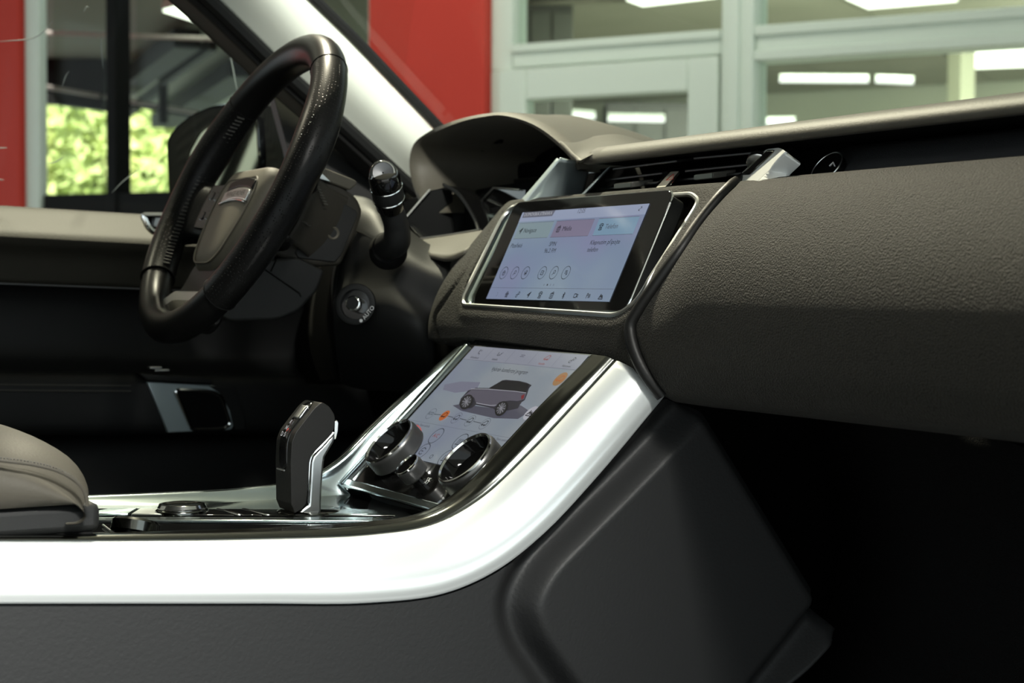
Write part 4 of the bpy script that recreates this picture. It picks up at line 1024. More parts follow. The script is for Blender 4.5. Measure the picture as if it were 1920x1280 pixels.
# rotary knobs
knobface = mat('knob_dark_face', (.003, .003, .003), .08, spec=.25)
knurl = mat('knurled_dark_metal', (.10, .10, .098), .35, .8)
def knob(name, px, py, R, h, off, label=None):
    u, v = cl(px, py, off+h)
    b = MB(); n = 72
    n = 84
    hs_ = [0, .08, .16, .24, .32, .40, .48, .56, .64, .72, .80, .90, 1.0]
    G = []
    for i, q in enumerate(hs_):
        r0 = R*(1.02 if i == 0 else 1.05 if i < 11 else 1.02 if i == 11 else .97)
        G.append([(u+r0*(1-(.022 if (2 <= i <= 10 and (k+i) % 2) else 0))*math.cos(t), v+r0*(1-(.022 if (2 <= i <= 10 and (k+i) % 2) else 0))*math.sin(t), off+h*q) for k, t in enumerate(np.linspace(0, 2*PI, n, endpoint=False))])
    b.grid(np.array(G), close_u=True, flip=False)
    o = b.build(name, knurl, cp, local=True, ang=25)
    b = MB(); b.lathe([(R*.99, off+h*.96), (R*.985, off+h+.0012), (R*.93, off+h+.0014), (R*.90, off+h*.97)], (u, v, 0), (0, 0, 1), 56, cap=False); b.build('knob_ring', M['chrome'], o, local=True)
    b = MB(); b.lathe([(R*.90, off+h*.96), (R*.82, off+h*.45), (R*.76, off+h*.30), (0.0001, off+h*.29)], (u, v, 0), (0, 0, 1), 48, cap=False); b.build('knob_face', knobface, o, local=True)
    b = MB(); b.lathe([(R*.7, 0.0), (R*.7, off+.003)], (u, v, 0), (0, 0, 1), 32); b.build('knob_shaft', M['gloss'], o, local=True)
    return o, u, v
k1, u1, v1 = knob('rotary_knob', 728.6, 827, .0285, .017, .003)
k2, u2, v2 = knob('rotary_knob', 870.6, 858.5, .0295, .017, .003)
k3, u3, v3 = knob('rotary_knob', 763.5, 871.5, .0125, .013, .008)
redarc = emit('heat_arc', (.55, .07, .05), 1.0)
for P_ in ([(507, 632), (528, 650), (535, 672), (522, 715), (487, 768)], [(1020, 742), (1045, 760), (1056, 790), (1040, 845), (1005, 905)]):
    q_ = cr([(*L5(*p), 0) for p in P_], 20)
    p3.lines([[(x, y) for x, y, _ in q_]], .0009, redarc, 'temperature_arc')
pk = Print(cp, .0006)
pk.text('MAX', *cl(801, 899), .0062, M['white_print']); pk.text('HEAT', *cl(797, 904), .0062, M['white_print'])
pk.text('A/C', *cl(741, 884), .0062, M['white_print']); pk.lines(icon('list', *cl(748, 879), .0035), .0007, M['white_print'])
# bright lower lip of the panel
b = MB(); b.prism([(x, y, -.004) for x, y in ((-.127, -.187), (.123, -.187), (.123, -.196), (-.127, -.196))], (0, 0, .0055)); b.build('lower_lip', M['steel'], cp, local=True, bevel=.0015)
b = MB(); b.prism([(x, y, -.024) for x, y in ((-.130, -.196), (-.122, -.196), (-.122, .0), (-.130, .0))], (0, 0, .027)); b.build('side_lip', M['steel'], cp, local=True, bevel=.0015)
#@@CAR3
# ------------------------------------------------------------------ centre console
con = thing('centre_console', 'centre console with bright silver side trim and dark lower side', 'console', (.45, 0, .75))
Upx = [(-80, 1014), (0, 1014.5), (240, 1014), (480, 1011), (700, 1002), (815, 982), (905, 932), (1000, 843), (1080, 758), (1156, 676)]
Lpx = [(-80, 1131), (0, 1131), (240, 1131), (480, 1131), (690, 1130), (830, 1113), (930, 1070), (1020, 1000), (1118, 896), (1246, 743)]
NU = 90
def curve_px(P, Y):
    q = cr([(x, y, 0) for x, y in P], NU)
    return np.array([W(x, y, Y=Y) for x, y, _ in q])
Uc = curve_px(Upx, -.158); Lc = curve_px(Lpx, -.186)
# outward bulge of the trim, along the curve's own inward normal
mid = lambda t, dy: Uc*(1-t)+Lc*t+np.array([0, dy, 0])
tan_ = np.gradient(Uc, axis=0); tan_ /= np.linalg.norm(tan_, axis=1)[:, None]
nup = np.stack([-tan_[:, 2], 0*tan_[:, 0], tan_[:, 0]], 1)     # up / rearward normal in the side plane
rows = [Uc+np.array([0, .004, 0])-nup*.003, Uc, mid(.08, -.0075), mid(.28, -.012), mid(.55, -.0125), mid(.8, -.008), mid(.95, -.002), Lc, Lc+np.array([0, .006, 0])-nup*.001]
G = np.stack([cr(np.array(rows)[:, j], 34) for j in range(NU)], 1)
MB().grid(G).build('side_trim', M['silver'], con, solid=.006, ang=70)
# smoked chrome rail along the upper edge
Ipx = [(-80, 1003), (0, 1002), (240, 998), (480, 990), (690, 977), (790, 960), (862, 916), (930, 848), (1010, 762), (1108, 665)]
Ic = curve_px(Ipx, -.132)
rows = [Uc+np.array([0, .006, 0])-nup*.006, Uc+np.array([0, .003, 0]), Uc+np.array([0, .004, 0])+nup*.0012, Uc*.72+Ic*.28+nup*.0028, Uc*.35+Ic*.65+nup*.002, Ic, Ic+np.array([0, .003, 0])-nup*.004, Ic+np.array([0, .004, 0])-nup*.03]
G = np.stack([cr(np.array(rows)[:, j], 36) for j in range(NU)], 1)
MB().grid(G).build('top_rail', M['rail'], con, ang=70)
# far rail beside the driver
Fpx = [(60, 934), (185, 930), (320, 925), (430, 919), (510, 911), (580, 897), (640, 862), (700, 802), (790, 718), (880, 640)]
Bpx = [(60, 954), (185, 953), (320, 953), (430, 953), (510, 953), (580, 953), (650, 951), (720, 860), (800, 768), (892, 676)]
Fc = curve_px(Fpx, .138); Bc = curve_px(Bpx, .120)
rows = [Fc+np.array([0, .03, -.012]), Fc+np.array([0, .012, .0]), Fc, Fc*.85+Bc*.15+np.array([0, .0015, 0]), Fc*.4+Bc*.6+np.array([0, .003, 0]), Bc]
G = np.stack([cr(np.array(rows)[:, j], 26) for j in range(NU)], 1)
MB().grid(G).build('far_rail', M['steel'], con, ang=70)
# flat deck between the rails
DZ = .938
b = MB(); b.box((.37, -.005, DZ-.01), (.60, .27, .02)); b.build('deck', M['gloss'], con, bevel=.002)
def dk(px, py, z=DZ): return W(px, py, Z=z)
def plate(name, pts, h, m, bev=.0008, par=None):
    P = [dk(*p) for p in pts]; b = MB(); b.prism([p+(0, 0, .0002) for p in P], (0, 0, h)); return b.build(name, m, par or con, bevel=bev)
plate('deck_plate', [(150, 968), (210, 957), (258, 957), (240, 968)], .0025, M['steel'])
plate('deck_plate', [(246, 967), (262, 957), (292, 957), (330, 968)], .002, M['satin'])
plate('deck_plate', [(296, 957), (404, 957), (440, 968), (334, 968)], .0015, M['gloss'])
plate('deck_plate', [(404, 956.5), (412, 956.5), (452, 968), (444, 968)], .002, M['chrome'])
plate('deck_plate', [(416, 957), (452, 957), (492, 968), (456, 968)], .0015, M['gloss'])
plate('deck_plate', [(452, 956.5), (462, 956.5), (506, 968), (496, 968)], .002, M['chrome'])
plate('deck_plate', [(464, 957), (700, 957), (742, 968), (508, 968)], .0012, M['rail'])
plate('deck_plate', [(607, 967), (640, 958), (670, 958), (690, 967)], .002, M['steel'])
b = MB(); P = [dk(*p) for p in ((150, 975), (700, 975), (700, 981), (150, 981))]; b.prism(P, (0, 0, .003)); b.build('deck_strip', M['steel'], con, bevel=.001)
# rotary terrain dial
dl = dk(341, 962); b = MB(); b.lathe([(.024, 0), (.024, .003), (.0235, .004), (.0225, .0045)], dl, (0, 0, 1), 48); td = b.build('terrain_dial', M['rail'], con)
b = MB(); b.lathe([(.0215, .004), (.021, .0075), (.0195, .009), (.0175, .0092), (.016, .0085), (.0001, .0085)], dl, (0, 0, 1), 48, cap=False); b.build('dial_cap', M['rail'], td)
b = MB(); b.lathe([(.0218, .0042), (.0222, .006), (.0205, .0088)], dl, (0, 0, 1), 48, cap=False); b.build('dial_ring', M['chrome'], td)
# cup-holder lid edge and finger tab
b = MB(); P = [dk(*p) for p in ((150, 987), (245, 985), (700, 986), (700, 1010), (150, 1012))]; b.prism(P, (0, 0, .0015)); lid = b.build('stowage_lid', M['gloss'], con, bevel=.001)
c0 = W(252, 997, Z=DZ+.002)
b = MB(); b.lathe([(.020, 0), (.020, .008), (.018, .010), (.0001, .010)], c0, (.25, .2, .95), 40, cap=False); b.build('finger_tab', M['rail'], lid)
b = MB(); b.tube([dk(193, 984, DZ+.003), dk(214, 1000, DZ+.003)], .001, 6); b.build('lid_line', M['satin'], lid)
# angled cup under the climate panel lip
g = grid_cr([[W(655, 900, Y=.118), W(735, 925, Y=.02), W(850, 958, Y=-.10)], [W(668, 912, Y=.112), W(742, 940, Y=.016), W(850, 966, Y=-.105)], [W(704, 952, Y=.112), W(760, 962, Y=.02), W(850, 972, Y=-.10)]], 14, 10)
MB().grid(g).build('front_pocket', mat('pocket_grey_metal', (.16, .17, .175), .35, .7), con, solid=.003)
b = MB(); b.prism([W(*p) for p in ()] or [W(752, 925, Y=.0), W(800, 940, Y=-.05), W(798, 946, Y=-.05), W(750, 931, Y=.0)], (.004, 0, .001)); b.build('pocket_strip', M['satin'], con)
# inner end cheek of the console, under the climate panel (closes the body)
g = np.array([[p+np.array([0, -.004 if k == 0 else 0, 0]) for p in c] for k, c in enumerate((Ic+np.array([0, .004, 0])-nup*.03, Bc-nup*0-np.array([0, 0, .012])))])
MB().grid(g[:, 58:]).build('ramp_back', M['black'], con, solid=.004)
# far lower wall
g = np.array([[Fc[j]+np.array([0, .03, -.012]) for j in range(NU)], [np.array([Fc[j][0], .20, .55]) for j in range(NU)]])
MB().grid(grid_cr([list(r) for r in g], 60, 8)).build('far_side', M['plastic'], con, solid=.006)
# lower side panel with a raised pad bounded by a groove
topc = cr([(x, y, 0) for x, y in Lpx[:-1]+[(1244, 744), (1262, 748), (1290, 754), (1312, 760)]], 200)[:, :2]
botc = cr([(x, y, 0) for x, y in ((-80, 1500), (300, 1500), (700, 1500), (1000, 1480), (1250, 1440), (1420, 1330), (1500, 1260), (1545, 1212), (1572, 1180))], 200)[:, :2]
NV = 130
GP = np.array([topc*(1-t)+botc*t for t in np.linspace(0, 1, NV)])
gro = cr([(1330, 690, 0), (1272, 750, 0), (1219, 806, 0), (1150, 877, 0), (1059, 968, 0), (990, 1042, 0), (955, 1108, 0), (950, 1150, 0), (966, 1205, 0), (1006, 1268, 0), (1075, 1360, 0), (1180, 1500, 0)], 160)[:, :2]
gro2 = cr([(1570, 1090, 0), (1528, 1143, 0), (1480, 1203, 0), (1428, 1268, 0), (1340, 1380, 0)], 60)[:, :2]
Pf = GP.reshape(-1, 2)
def sdist(line, P):
    best = np.full(len(P), 1e9); sg = np.zeros(len(P))
    for a, b_ in zip(line[:-1], line[1:]):
        e = b_-a; t = np.clip(((P-a)@e)/(e@e+1e-9), 0, 1); q = P-a-t[:, None]*e; dd = np.linalg.norm(q, axis=1)
        cz = e[0]*(P[:, 1]-a[1])-e[1]*(P[:, 0]-a[0]); m_ = dd < best
        best[m_] = dd[m_]; sg[m_] = np.sign(cz[m_])
    return best*sg
s1 = -sdist(gro, Pf)      # positive on the pad side
s2 = -sdist(gro2, Pf)
def ss(x, a, c): t = np.clip((x-a)/(c-a), 0, 1); return t*t*(3-2*t)
if np.mean(s1[np.linalg.norm(Pf-np.array([1250, 1050]), axis=1) < 60]) < 0: s1 = -s1
if np.mean(s2[np.linalg.norm(Pf-np.array([1300, 1100]), axis=1) < 60]) > 0: s2 = -s2
depth = -.017*ss(s1, -24, 18)+.025*ss(s1, 20, 58)
depth += -.024*ss(s2, -28, 14)+.024*ss(s2, 16, 62)
# the panel leans inwards towards its base
lean = (GP[..., 1].ravel()-1131)*.00004
end = ss(Pf[:, 0]-np.interp(Pf[:, 1], [760, 1180], [1312, 1572]), -26, 0)*.012
PG = np.array([W(x, y, Y=-.183) for x, y in Pf])
PG[:, 1] -= depth
PG[:, 1] += end
PG = PG.reshape(NV, 200, 3)
PG[0, :, 1] += .006
ret = PG[:, -1:, :]+np.array([.012, .05, 0]); ret2 = PG[:, -1:, :]+np.array([.02, .16, 0])
PG = np.concatenate([PG, ret, ret2], 1)
MB().grid(PG).build('side_panel', M['panel'], con, solid=.006, ang=70)
# ------------------------------------------------------------------ armrest lid
ar = thing('centre_armrest', 'padded dark armrest with stitched edge at the console rear', 'armrest', (.1, -.02, .96))
def arm_sec(X0s):
    return X0s
top_px = [(-120, 778), (-40, 796), (20, 811), (80, 824), (130, 845), (163, 868), (180, 895), (183, 925), (170, 951), (150, 953)]
Ys = np.linspace(-.152, .118, 16)
prof_a = np.array([W(x, y, Y=-.13) for x, y in top_px])
prof_a = np.vstack([[prof_a[0]+np.array([-.32, 0, .012])], [prof_a[0]+np.array([-.15, 0, .009])], prof_a])
pa = cr(prof_a, 70)
rows = []
for y in np.linspace(-.150, .11, 28):
    k = (y+.02)/.13
    drop = .018*max(0, abs(k))**6+.006*k*k
    back = .016*abs(k)**5
    r = pa.copy(); r[:, 1] = y; w_ = np.clip((r[:, 2]-.965)/.04, 0, 1)
    r[:, 2] -= drop*w_; r[:, 0] -= back*np.clip((r[:, 0]-.2)/.1, 0, 1)
    rows.append(r)
G = np.array(rows)
b = MB(); b.grid(G)
o = b.build('armrest_pad', M['armrest'], ar, ang=70)
# near side wall of the pad
sw = []
for t in np.linspace(0, 1, 8):
    r = G[0].copy(); lowz = np.full(len(r), W(60, 951, Y=-.152)[2]); r[:, 2] = r[:, 2]*(1-t)+np.minimum(lowz, r[:, 2])*t
    r[:, 1] -= .007*math.sin(PI*t)**.7; sw.append(r)
MB().grid(np.array(sw)).build('armrest_side', M['armrest'], ar, ang=70)
sw = []
for t in np.linspace(0, 1, 5):
    r = G[-1].copy(); r[:, 2] = r[:, 2]*(1-t)+np.minimum(.96, r[:, 2])*t; r[:, 1] += .007*math.sin(PI*t); sw.append(r)
MB().grid(np.array(sw)).build('armrest_side', M['armrest'], ar, ang=70)
seam_px2 = [(-40, 856), (0, 863), (60, 871), (110, 884), (145, 905), (160, 926), (164, 948)]
sp = [W(x, y, Y=-.1585) for x, y in seam_px2]
MB().tube(cr(sp, 50), .0014, 6).build('welt_seam', M['armrest'], ar)
for k, p in enumerate(cr([W(x, y+5, Y=-.1588) for x, y in seam_px2], 60)):
    pass
st = MB()
cs = cr([W(x-3, y-6, Y=-.1560) for x, y in seam_px2], 80)
for i in range(0, 78, 2): st.tube([cs[i], cs[i+1]], .0007, 5)
o = st.build('stitching', M['stitch'], ar); o['kind'] = 'stuff'
lz = W(60, 951, Y=-.15)[2]
b = MB(); b.box((.045, -.02, lz-.011), (.54, .255, .022)); b.build('armrest_base', M['plastic'], ar, bevel=.006)
b = MB(); b.box((.13, -.02, lz-.026), (.36, .25, .010)); b.build('armrest_plinth', M['black'], ar, bevel=.002)
# ------------------------------------------------------------------ gear selector
gs = thing('gear_selector', 'black leather gear selector with chrome shank on the console', 'gear lever', (.55, .03, DZ))
YN, YF = .012, .050
def gp(px, py, Y=YN): return W(px, py, Y=Y)
leath = fillet([(553, 962), (546, 945), (545.5, 905), (545, 867), (547, 829), (554, 811), (572, 787), (590, 764), (603.5, 753), (617, 761), (628, 778), (628, 799), (623, 812), (604, 832), (584, 853), (580, 866), (578, 905), (575, 943), (566, 955)], [2, 2, 0, 0, 4, 4, 0, 6, 6, 6, 6, 4, 4, 0, 4, 3, 0, 6, 3], 4)
P = [gp(*p) for p in leath]
b = MB(); b.prism(P, (0, YF-YN, 0)); b.build('grip', M['grip'], gs, bevel=.0055, seg=4, ang=60)
shank = [(556, 968), (562, 957), (578, 946), (581, 905), (583, 866), (587, 854), (606, 834), (626, 812), (629, 822), (626, 830), (610, 857), (607.5, 877), (604, 920), (602.5, 968)]
P = [gp(x, y, YN+.004) for x, y in shank]
b = MB(); b.prism(P, (0, YF-YN-.008, 0)); b.build('shank', M['satin'], gs, bevel=.003, seg=3, ang=60)
P = [gp(x, y, YN+.002) for x, y in ((578.5, 943), (581.5, 866), (585.5, 854), (605, 833.5), (625.5, 811))]
b = MB(); b.tube(cr(P, 20), .0011, 6); b.build('shank_line', M['chrome'], gs)
P = [gp(x, y, YN+.012) for x, y in fillet([(627, 790), (632, 787), (635, 792), (634, 808), (630, 824), (626, 824)], 1.5, 3)]
b = MB(); b.prism(P, (0, .014, 0)); b.build('release_button', M['chrome'], gs, bevel=.001)
# gloss inlay over the top and rear face
inl = np.array([gp(x, y, 0) for x, y in ((546, 900), (545.6, 868), (546, 838), (548, 824), (554, 810), (572, 786), (590, 762.5), (602, 753.5))])
inl = cr([W(x, y, Y=YN) for x, y in ((545.2, 888), (544.6, 866), (545.4, 840), (548, 824), (554, 810), (572, 785.5), (590, 762), (600, 754))], 36)
wl_ = np.interp(np.linspace(0, 1, 36), [0, .08, .9, 1], [.002, .010, .010, .003])
cy = (YN+YF)/2
rows = []
for q in np.linspace(-1, 1, 9):
    r = inl.copy(); r[:, 1] = cy+q*wl_; r[:, 0] -= .0016*(1-q*q); rows.append(r)
MB().grid(np.array(rows)).build('gloss_inlay', M['gloss'], gs, solid=.001)
dirp = inl[20]-inl[12]; 
P = [inl[k].copy() for k in (26, 32)]
rows = []
for q in np.linspace(-1, 1, 5):
    r = inl[25:33].copy(); r[:, 1] = cy+q*.0085; r[:, 0] -= .0016*(1-q*q)+.0012; rows.append(r)
MB().grid(np.array(rows)).build('park_button', M['satin'], gs, solid=.0008)
def letters(body, k, m, size=.0062, dy=0.0):
    a = inl[k]; t = inl[k+1]-inl[k-1]; t /= np.linalg.norm(t); n_ = np.array([-t[2], 0, t[0]]);
    if n_[0] > 0: n_ = -n_
    right = np.array([0, -1., 0])
    c = bpy.data.curves.new('gear_letter', 'FONT'); c.body = body; c.size = size; c.align_x = 'CENTER'; c.align_y = 'CENTER'; c.materials.append(m)
    o = bpy.data.objects.new('gear_letter', c); COL.objects.link(o); o.parent = gs
    p = a+n_*.0024+np.array([0, cy-a[1]+dy, 0])-ORG[gs.name]
    o.matrix_local = Matrix(((right[0], t[0], n_[0], p[0]), (right[1], t[1], n_[1], p[1]), (right[2], t[2], n_[2], p[2]), (0, 0, 0, 1)))
lm = emit('gear_letter_white', (.6, .6, .6), 1.0); lr = emit('gear_letter_red', (.9, .06, .04), 1.2)
letters('R', 22, lm); letters('N', 19, lm); letters('D', 16, lm, dy=.003); letters('S', 16, lm, dy=-.004); letters('P', 18, lr, dy=-.005, size=.005)
b = MB(); pp_ = [inl[2], inl[2]]; r = np.array([[inl[1][0]-.0022, y, inl[1][2]] for y in np.linspace(cy-.009, cy+.009, 8)]); b.tube(r, .0008, 6); b.build('inlay_edge', M['satin'], gs)
b = MB(); b.lathe([(.030, 0), (.030, .0015), (.027, .003)], (.553, .03, DZ), (0, 0, 1), 32); b.build('gate_plate', M['rail'], gs)
# ------------------------------------------------------------------ steering wheel
SW_T = math.radians(27.4); SW_P = (.606, .369, 1.252); SW_R = frame_axes(SW_T)
sw = thing('steering_wheel', 'black leather steering wheel with stitched rim and badge', 'steering wheel', SW_P, SW_R)
RR = .1735
def rim_arc(a0, a1, n, r0, name, m, closed=False):
    b = MB(); G = []
    A = np.linspace(a0, a1, n, endpoint=not closed)
    for a in A:
        er = np.array([math.sin(a), math.cos(a), 0])
        swell = 1+.10*math.exp(-((abs((math.degrees(a)+180) % 360-180)-72)/16)**2)
        ring_ = []
        for q in np.linspace(0, 2*PI, 20, endpoint=False):
            ring_.append(er*(RR+r0*swell*math.cos(q))+np.array([0, 0, r0*.98*swell*math.sin(q)]))
        G.append(ring_)
    b.grid(np.array(G), close_u=True, close_v=closed)
    return b.build(name, m, sw, local=True, ang=70)
D2 = math.radians
perf, N_, L_, B_ = nm('perforated_leather')
B_.inputs['Base Color'].default_value = (.006, .006, .006, 1); B_.inputs['Roughness'].default_value = .34; B_.inputs['Specular IOR Level'].default_value = .13
tc = N_.new('ShaderNodeTexCoord'); vo = N_.new('ShaderNodeTexVoronoi'); vo.inputs['Scale'].default_value = 330; vo.inputs['Randomness'].default_value = .25
L_.new(tc.outputs['Object'], vo.inputs['Vector'])
rp = N_.new('ShaderNodeMapRange'); rp.inputs['From Min'].default_value = .12; rp.inputs['From Max'].default_value = .26
L_.new(vo.outputs['Distance'], rp.inputs['Value'])
bp_ = N_.new('ShaderNodeBump'); bp_.inputs['Strength'].default_value = .6; bp_.inputs['Distance'].default_value = .0012
L_.new(rp.outputs['Result'], bp_.inputs['Height']); L_.new(bp_.outputs['Normal'], B_.inputs['Normal'])
# angles: 0 at the top, positive to the driver's right (towards the camera)
rim_arc(D2(-48), D2(38), 40, .0198, 'rim_top', M['wheel'])
rim_arc(D2(38.6), D2(139), 50, .0198, 'rim_grip', perf)
rim_arc(D2(139.6), D2(229), 44, .0182, 'rim_bottom', M['wheel'])
rim_arc(D2(229.6), D2(311.4), 42, .0198, 'rim_grip', perf)
for a in (38.3, 139.3, 229.3, -48.3):
    a = D2(a); er = np.array([math.sin(a), math.cos(a), 0]); et = np.array([math.cos(a), -math.sin(a), 0])
    b = MB(); b.tube([er*(RR+.0197*math.cos(q))+np.array([0, 0, .0194*math.sin(q)]) for q in np.linspace(0, 2*PI, 28, endpoint=False)], .0008, 5, closed=True, up=et)
    b.build('rim_seam', M['black'], sw, local=True)
# stitches along the inner side of the rim
st = MB()
for a0, a1 in ((-128, -50), (40, 137)):
    for a in np.arange(a0, a1, 1.9):
        pa_, pb_ = [], []
        for (aa, q) in ((a, PI-.28), (a+1.0, PI+.12)):
            aa = D2(aa); er = np.array([math.sin(aa), math.cos(aa), 0]); pa_.append(er*(RR+.0204*math.cos(q))+np.array([0, 0, .0204*math.sin(q)]))
        st.tube(pa_, .0009, 5, up=(0, 0, 1))
o = st.build('rim_stitching', M['stitch'], sw, local=True); o['kind'] = 'stuff'
# hub: airbag pad
def swl(px, py, off): return to_local(px, py, SW_P, SW_R, off)
padz = -.004
pad2 = fillet([(-.072, .008), (-.060, .030), (.060, .030), (.072, .008), (.068, -.040), (.050, -.088), (.030, -.102), (-.030, -.102), (-.050, -.088), (-.068, -.040)], [.02, .03, .03, .02, .02, .02, .02, .02, .02, .02], 6)
def rings_pad(poly, levels):
    c = np.mean(poly, 0); out = []
    for k, z in levels: out.append([np.array([*(c+(np.array(p)-c)*k), z]) for p in poly])
    return out
def padmesh(poly, levels, name, m, parent=None):
    b = MB(); R_ = rings_pad(poly, levels); b.grid(np.array(R_), close_u=True); n = len(R_[0]); b.f.append(tuple(range((len(R_)-1)*n, len(R_)*n)))
    return b.build(name, m, parent or sw, local=True, ang=60)
padmesh(pad2, [(1.0, -.045), (1.0, padz-.016), (.985, padz-.008), (.95, padz-.002), (.88, padz+.002), (.6, padz+.0055), (.2, padz+.0065)], 'airbag_pad', M['pad'])
inn = [(x*.80, y*.80-.012) for x, y in pad2]
b = MB(); b.tube([(x, y, padz+.0038) for x, y in inn], .0012, 6, closed=True); b.build('pad_crease', M['pad'], sw, local=True)
# badge with recess
BU0, BU1 = swl(423, 377, padz+.006), swl(476, 360, padz+.006)
bx = (BU0[0]+BU1[0])/2; by = (BU0[1]+BU1[1])/2
bg_ = []
def arcband(w_, y0, y1, bow, n=14): return [(x, y0+bow*(1-(x/w_)**2)) for x in np.linspace(-w_, w_, n)]+[(x, y1+bow*(1-(x/w_)**2)) for x in np.linspace(w_, -w_, n)]
off_b = np.array([bx*.5, by])
b = MB(); b.prism([(x+off_b[0], y+off_b[1], padz+.003) for x, y in arcband(.040, -.006, .007, .004)], (0, 0, .0045)); bd = b.build('badge', M['satin'], sw, local=True, bevel=.0008)
b = MB(); b.prism([(x+off_b[0], y+off_b[1], padz+.003) for x, y in arcband(.040, .008, .020, .005)], (0, 0, .0036)); b.build('badge_recess', M['wheel'], sw, local=True, bevel=.0015)
b = MB(); b.prism([(x+off_b[0], y+off_b[1], padz+.003) for x, y in arcband(.041, -.009, -.0062, .004)], (0, 0, .0055)); b.build('badge_lip', M['chrome'], bd, local=True, bevel=.0006)
c = bpy.data.curves.new('badge_text', 'FONT'); c.body = 'RANGE ROVER'; c.size = .0088; c.align_x = 'CENTER'; c.align_y = 'CENTER'; c.materials.append(mat('badge_dark', (.04, .04, .04), .4))
o = bpy.data.objects.new('badge_text', c); COL.objects.link(o); o.parent = bd; o.location = (off_b[0], off_b[1]+.0035, padz+.0078)
# spokes: side spokes with gloss switch pods, lower spoke with satin insert
def spoke_side(sgn):
    g = [[(sgn*.055, .026, -.028), (sgn*.10, .020, -.026), (sgn*.145, .020, -.016), (sgn*.172, .030, -.004)],
         [(sgn*.055, .022, -.014), (sgn*.10, .016, -.012), (sgn*.145, .016, -.001), (sgn*.172, .024, .010)],
         [(sgn*.055, -.020, -.012), (sgn*.10, -.022, -.010), (sgn*.145, -.024, .001), (sgn*.170, -.036, .010)],
         [(sgn*.055, -.050, -.016), (sgn*.10, -.050, -.014), (sgn*.145, -.052, -.004), (sgn*.166, -.066, .004)],
         [(sgn*.055, -.054, -.030), (sgn*.10, -.054, -.028), (sgn*.145, -.056, -.018), (sgn*.166, -.070, -.006)]]
    g = [[(x, y, z-(.020 if sgn > 0 else .006)*min(1, max(0, (.165-abs(x))/.03))) for x, y, z in r] for r in g]
    b = MB(); b.grid(grid_cr(g, 16, 20)); b.build('side_spoke', perf, sw, local=True, solid=.006)
    b = MB(); b.prism(fillet([(sgn*.068, .014, -.028), (sgn*.118, .012, -.024), (sgn*.118, -.044, -.025), (sgn*.064, -.046, -.029)], .008, 4), (0, 0, .006)); pod = b.build('switch_pod', M['gloss'], sw, local=True, bevel=.0015)
    for (x, y) in ((.082, -.004), (.102, -.002), (.082, -.028), (.102, -.028)):
        b = MB(); b.prism(fillet([(sgn*(x-.006), y-.005, -.022), (sgn*(x+.006), y-.005, -.021), (sgn*(x+.006), y+.005, -.021), (sgn*(x-.006), y+.005, -.022)], .003, 3), (0, 0, .003)); b.build('switch', M['gloss'], pod, local=True, bevel=.0006)
    b = MB(); b.tube([(sgn*.066, .016, -.021), (sgn*.062, -.020, -.023), (sgn*.058, -.050, -.023)], .0016, 6); b.build('pod_line', M['chrome'], pod, local=True)
    if sgn < 0: pod.location.z += .014
spoke_side(1); spoke_side(-1)
low = fillet([(-.050, -.090), (.050, -.090), (.052, -.120), (.085, -.150), (.070, -.168), (-.070, -.168), (-.085, -.150), (-.052, -.120)], .012, 5)
b = MB(); b.prism([(x, y, -.026) for x, y in low], (0, 0, .018)); b.build('lower_spoke', M['wheel'], sw, local=True, bevel=.004, seg=3)
li = fillet([(-.046, -.128), (.046, -.128), (.092, -.148), (.086, -.160), (.05, -.170), (-.05, -.170), (-.086, -.160), (-.092, -.148)], .008, 5)
b = MB(); b.prism([(x, y, -.010) for x, y in li], (0, 0, .010)); ins_ = b.build('spoke_insert', M['satin'], sw, local=True, bevel=.002)
li2 = fillet([(-.03, -.140), (.03, -.140), (.062, -.152), (.04, -.162), (-.04, -.162), (-.062, -.152)], .005, 4)
b = MB(); b.prism([(x, y, -.001) for x, y in li2], (0, 0, .0022)); b.build('insert_recess', M['rail'], ins_, local=True, bevel=.0006)
padmesh(fillet([(-.07, .018), (.07, .018), (.07, -.06), (.05, -.11), (-.05, -.11), (-.075, -.06)], .02, 5), [(1, -.05), (1, -.022), (.96, -.018), (.4, -.017)], 'hub_back', M['plastic'])
# shift paddle behind the near spoke
pd = MB(); pq = [(.062, .050, -.045), (.118, .046, -.040), (.128, .034, -.038), (.120, .024, -.038), (.066, .020, -.044)]
pd.prism(fillet(pq, .006, 4), (0, 0, .006)); pd.build('shift_paddle', M['satin'], sw, local=True, bevel=.0015)
# ------------------------------------------------------------------ steering column
sc_ = thing('steering_column', 'dark steering column shroud behind the wheel', 'steering column', (.7, .33, 1.2))
def colsec(px_pts, Yn, Yf):
    return None
up_poly = fillet([(560, 330), (592, 332), (640, 345), (672, 372), (682, 396), (668, 440), (640, 498), (588, 500), (530, 486), (500, 470), (490, 400)], [4, 4, 8, 10, 10, 6, 10, 10, 6, 6, 6], 4)
P = [W(x, y, Y=.315) for x, y in up_poly]
b = MB(); b.prism(P, (0, .10, 0)); b.build('upper_shroud', M['shroud'], sc_, bevel=.007, seg=4, ang=60)
pan = fillet([(607, 366), (616, 364), (668, 394), (672, 402), (642, 476), (628, 492), (560, 484), (553, 474)], 4, 4)
P = [W(x, y, Y=.3135) for x, y in pan]
b = MB(); b.prism(P, (0, .004, 0)); spn = b.build('shroud_panel', M['plastic'], sc_, bevel=.0012)
b = MB(); b.lathe([(.0075, .0), (.0065, .0008), (.004, -.0012), (.0001, -.0025)], W(625, 437, Y=.3128), (0, -1, 0), 20, cap=False); b.build('screw_dimple', M['leather'], spn)
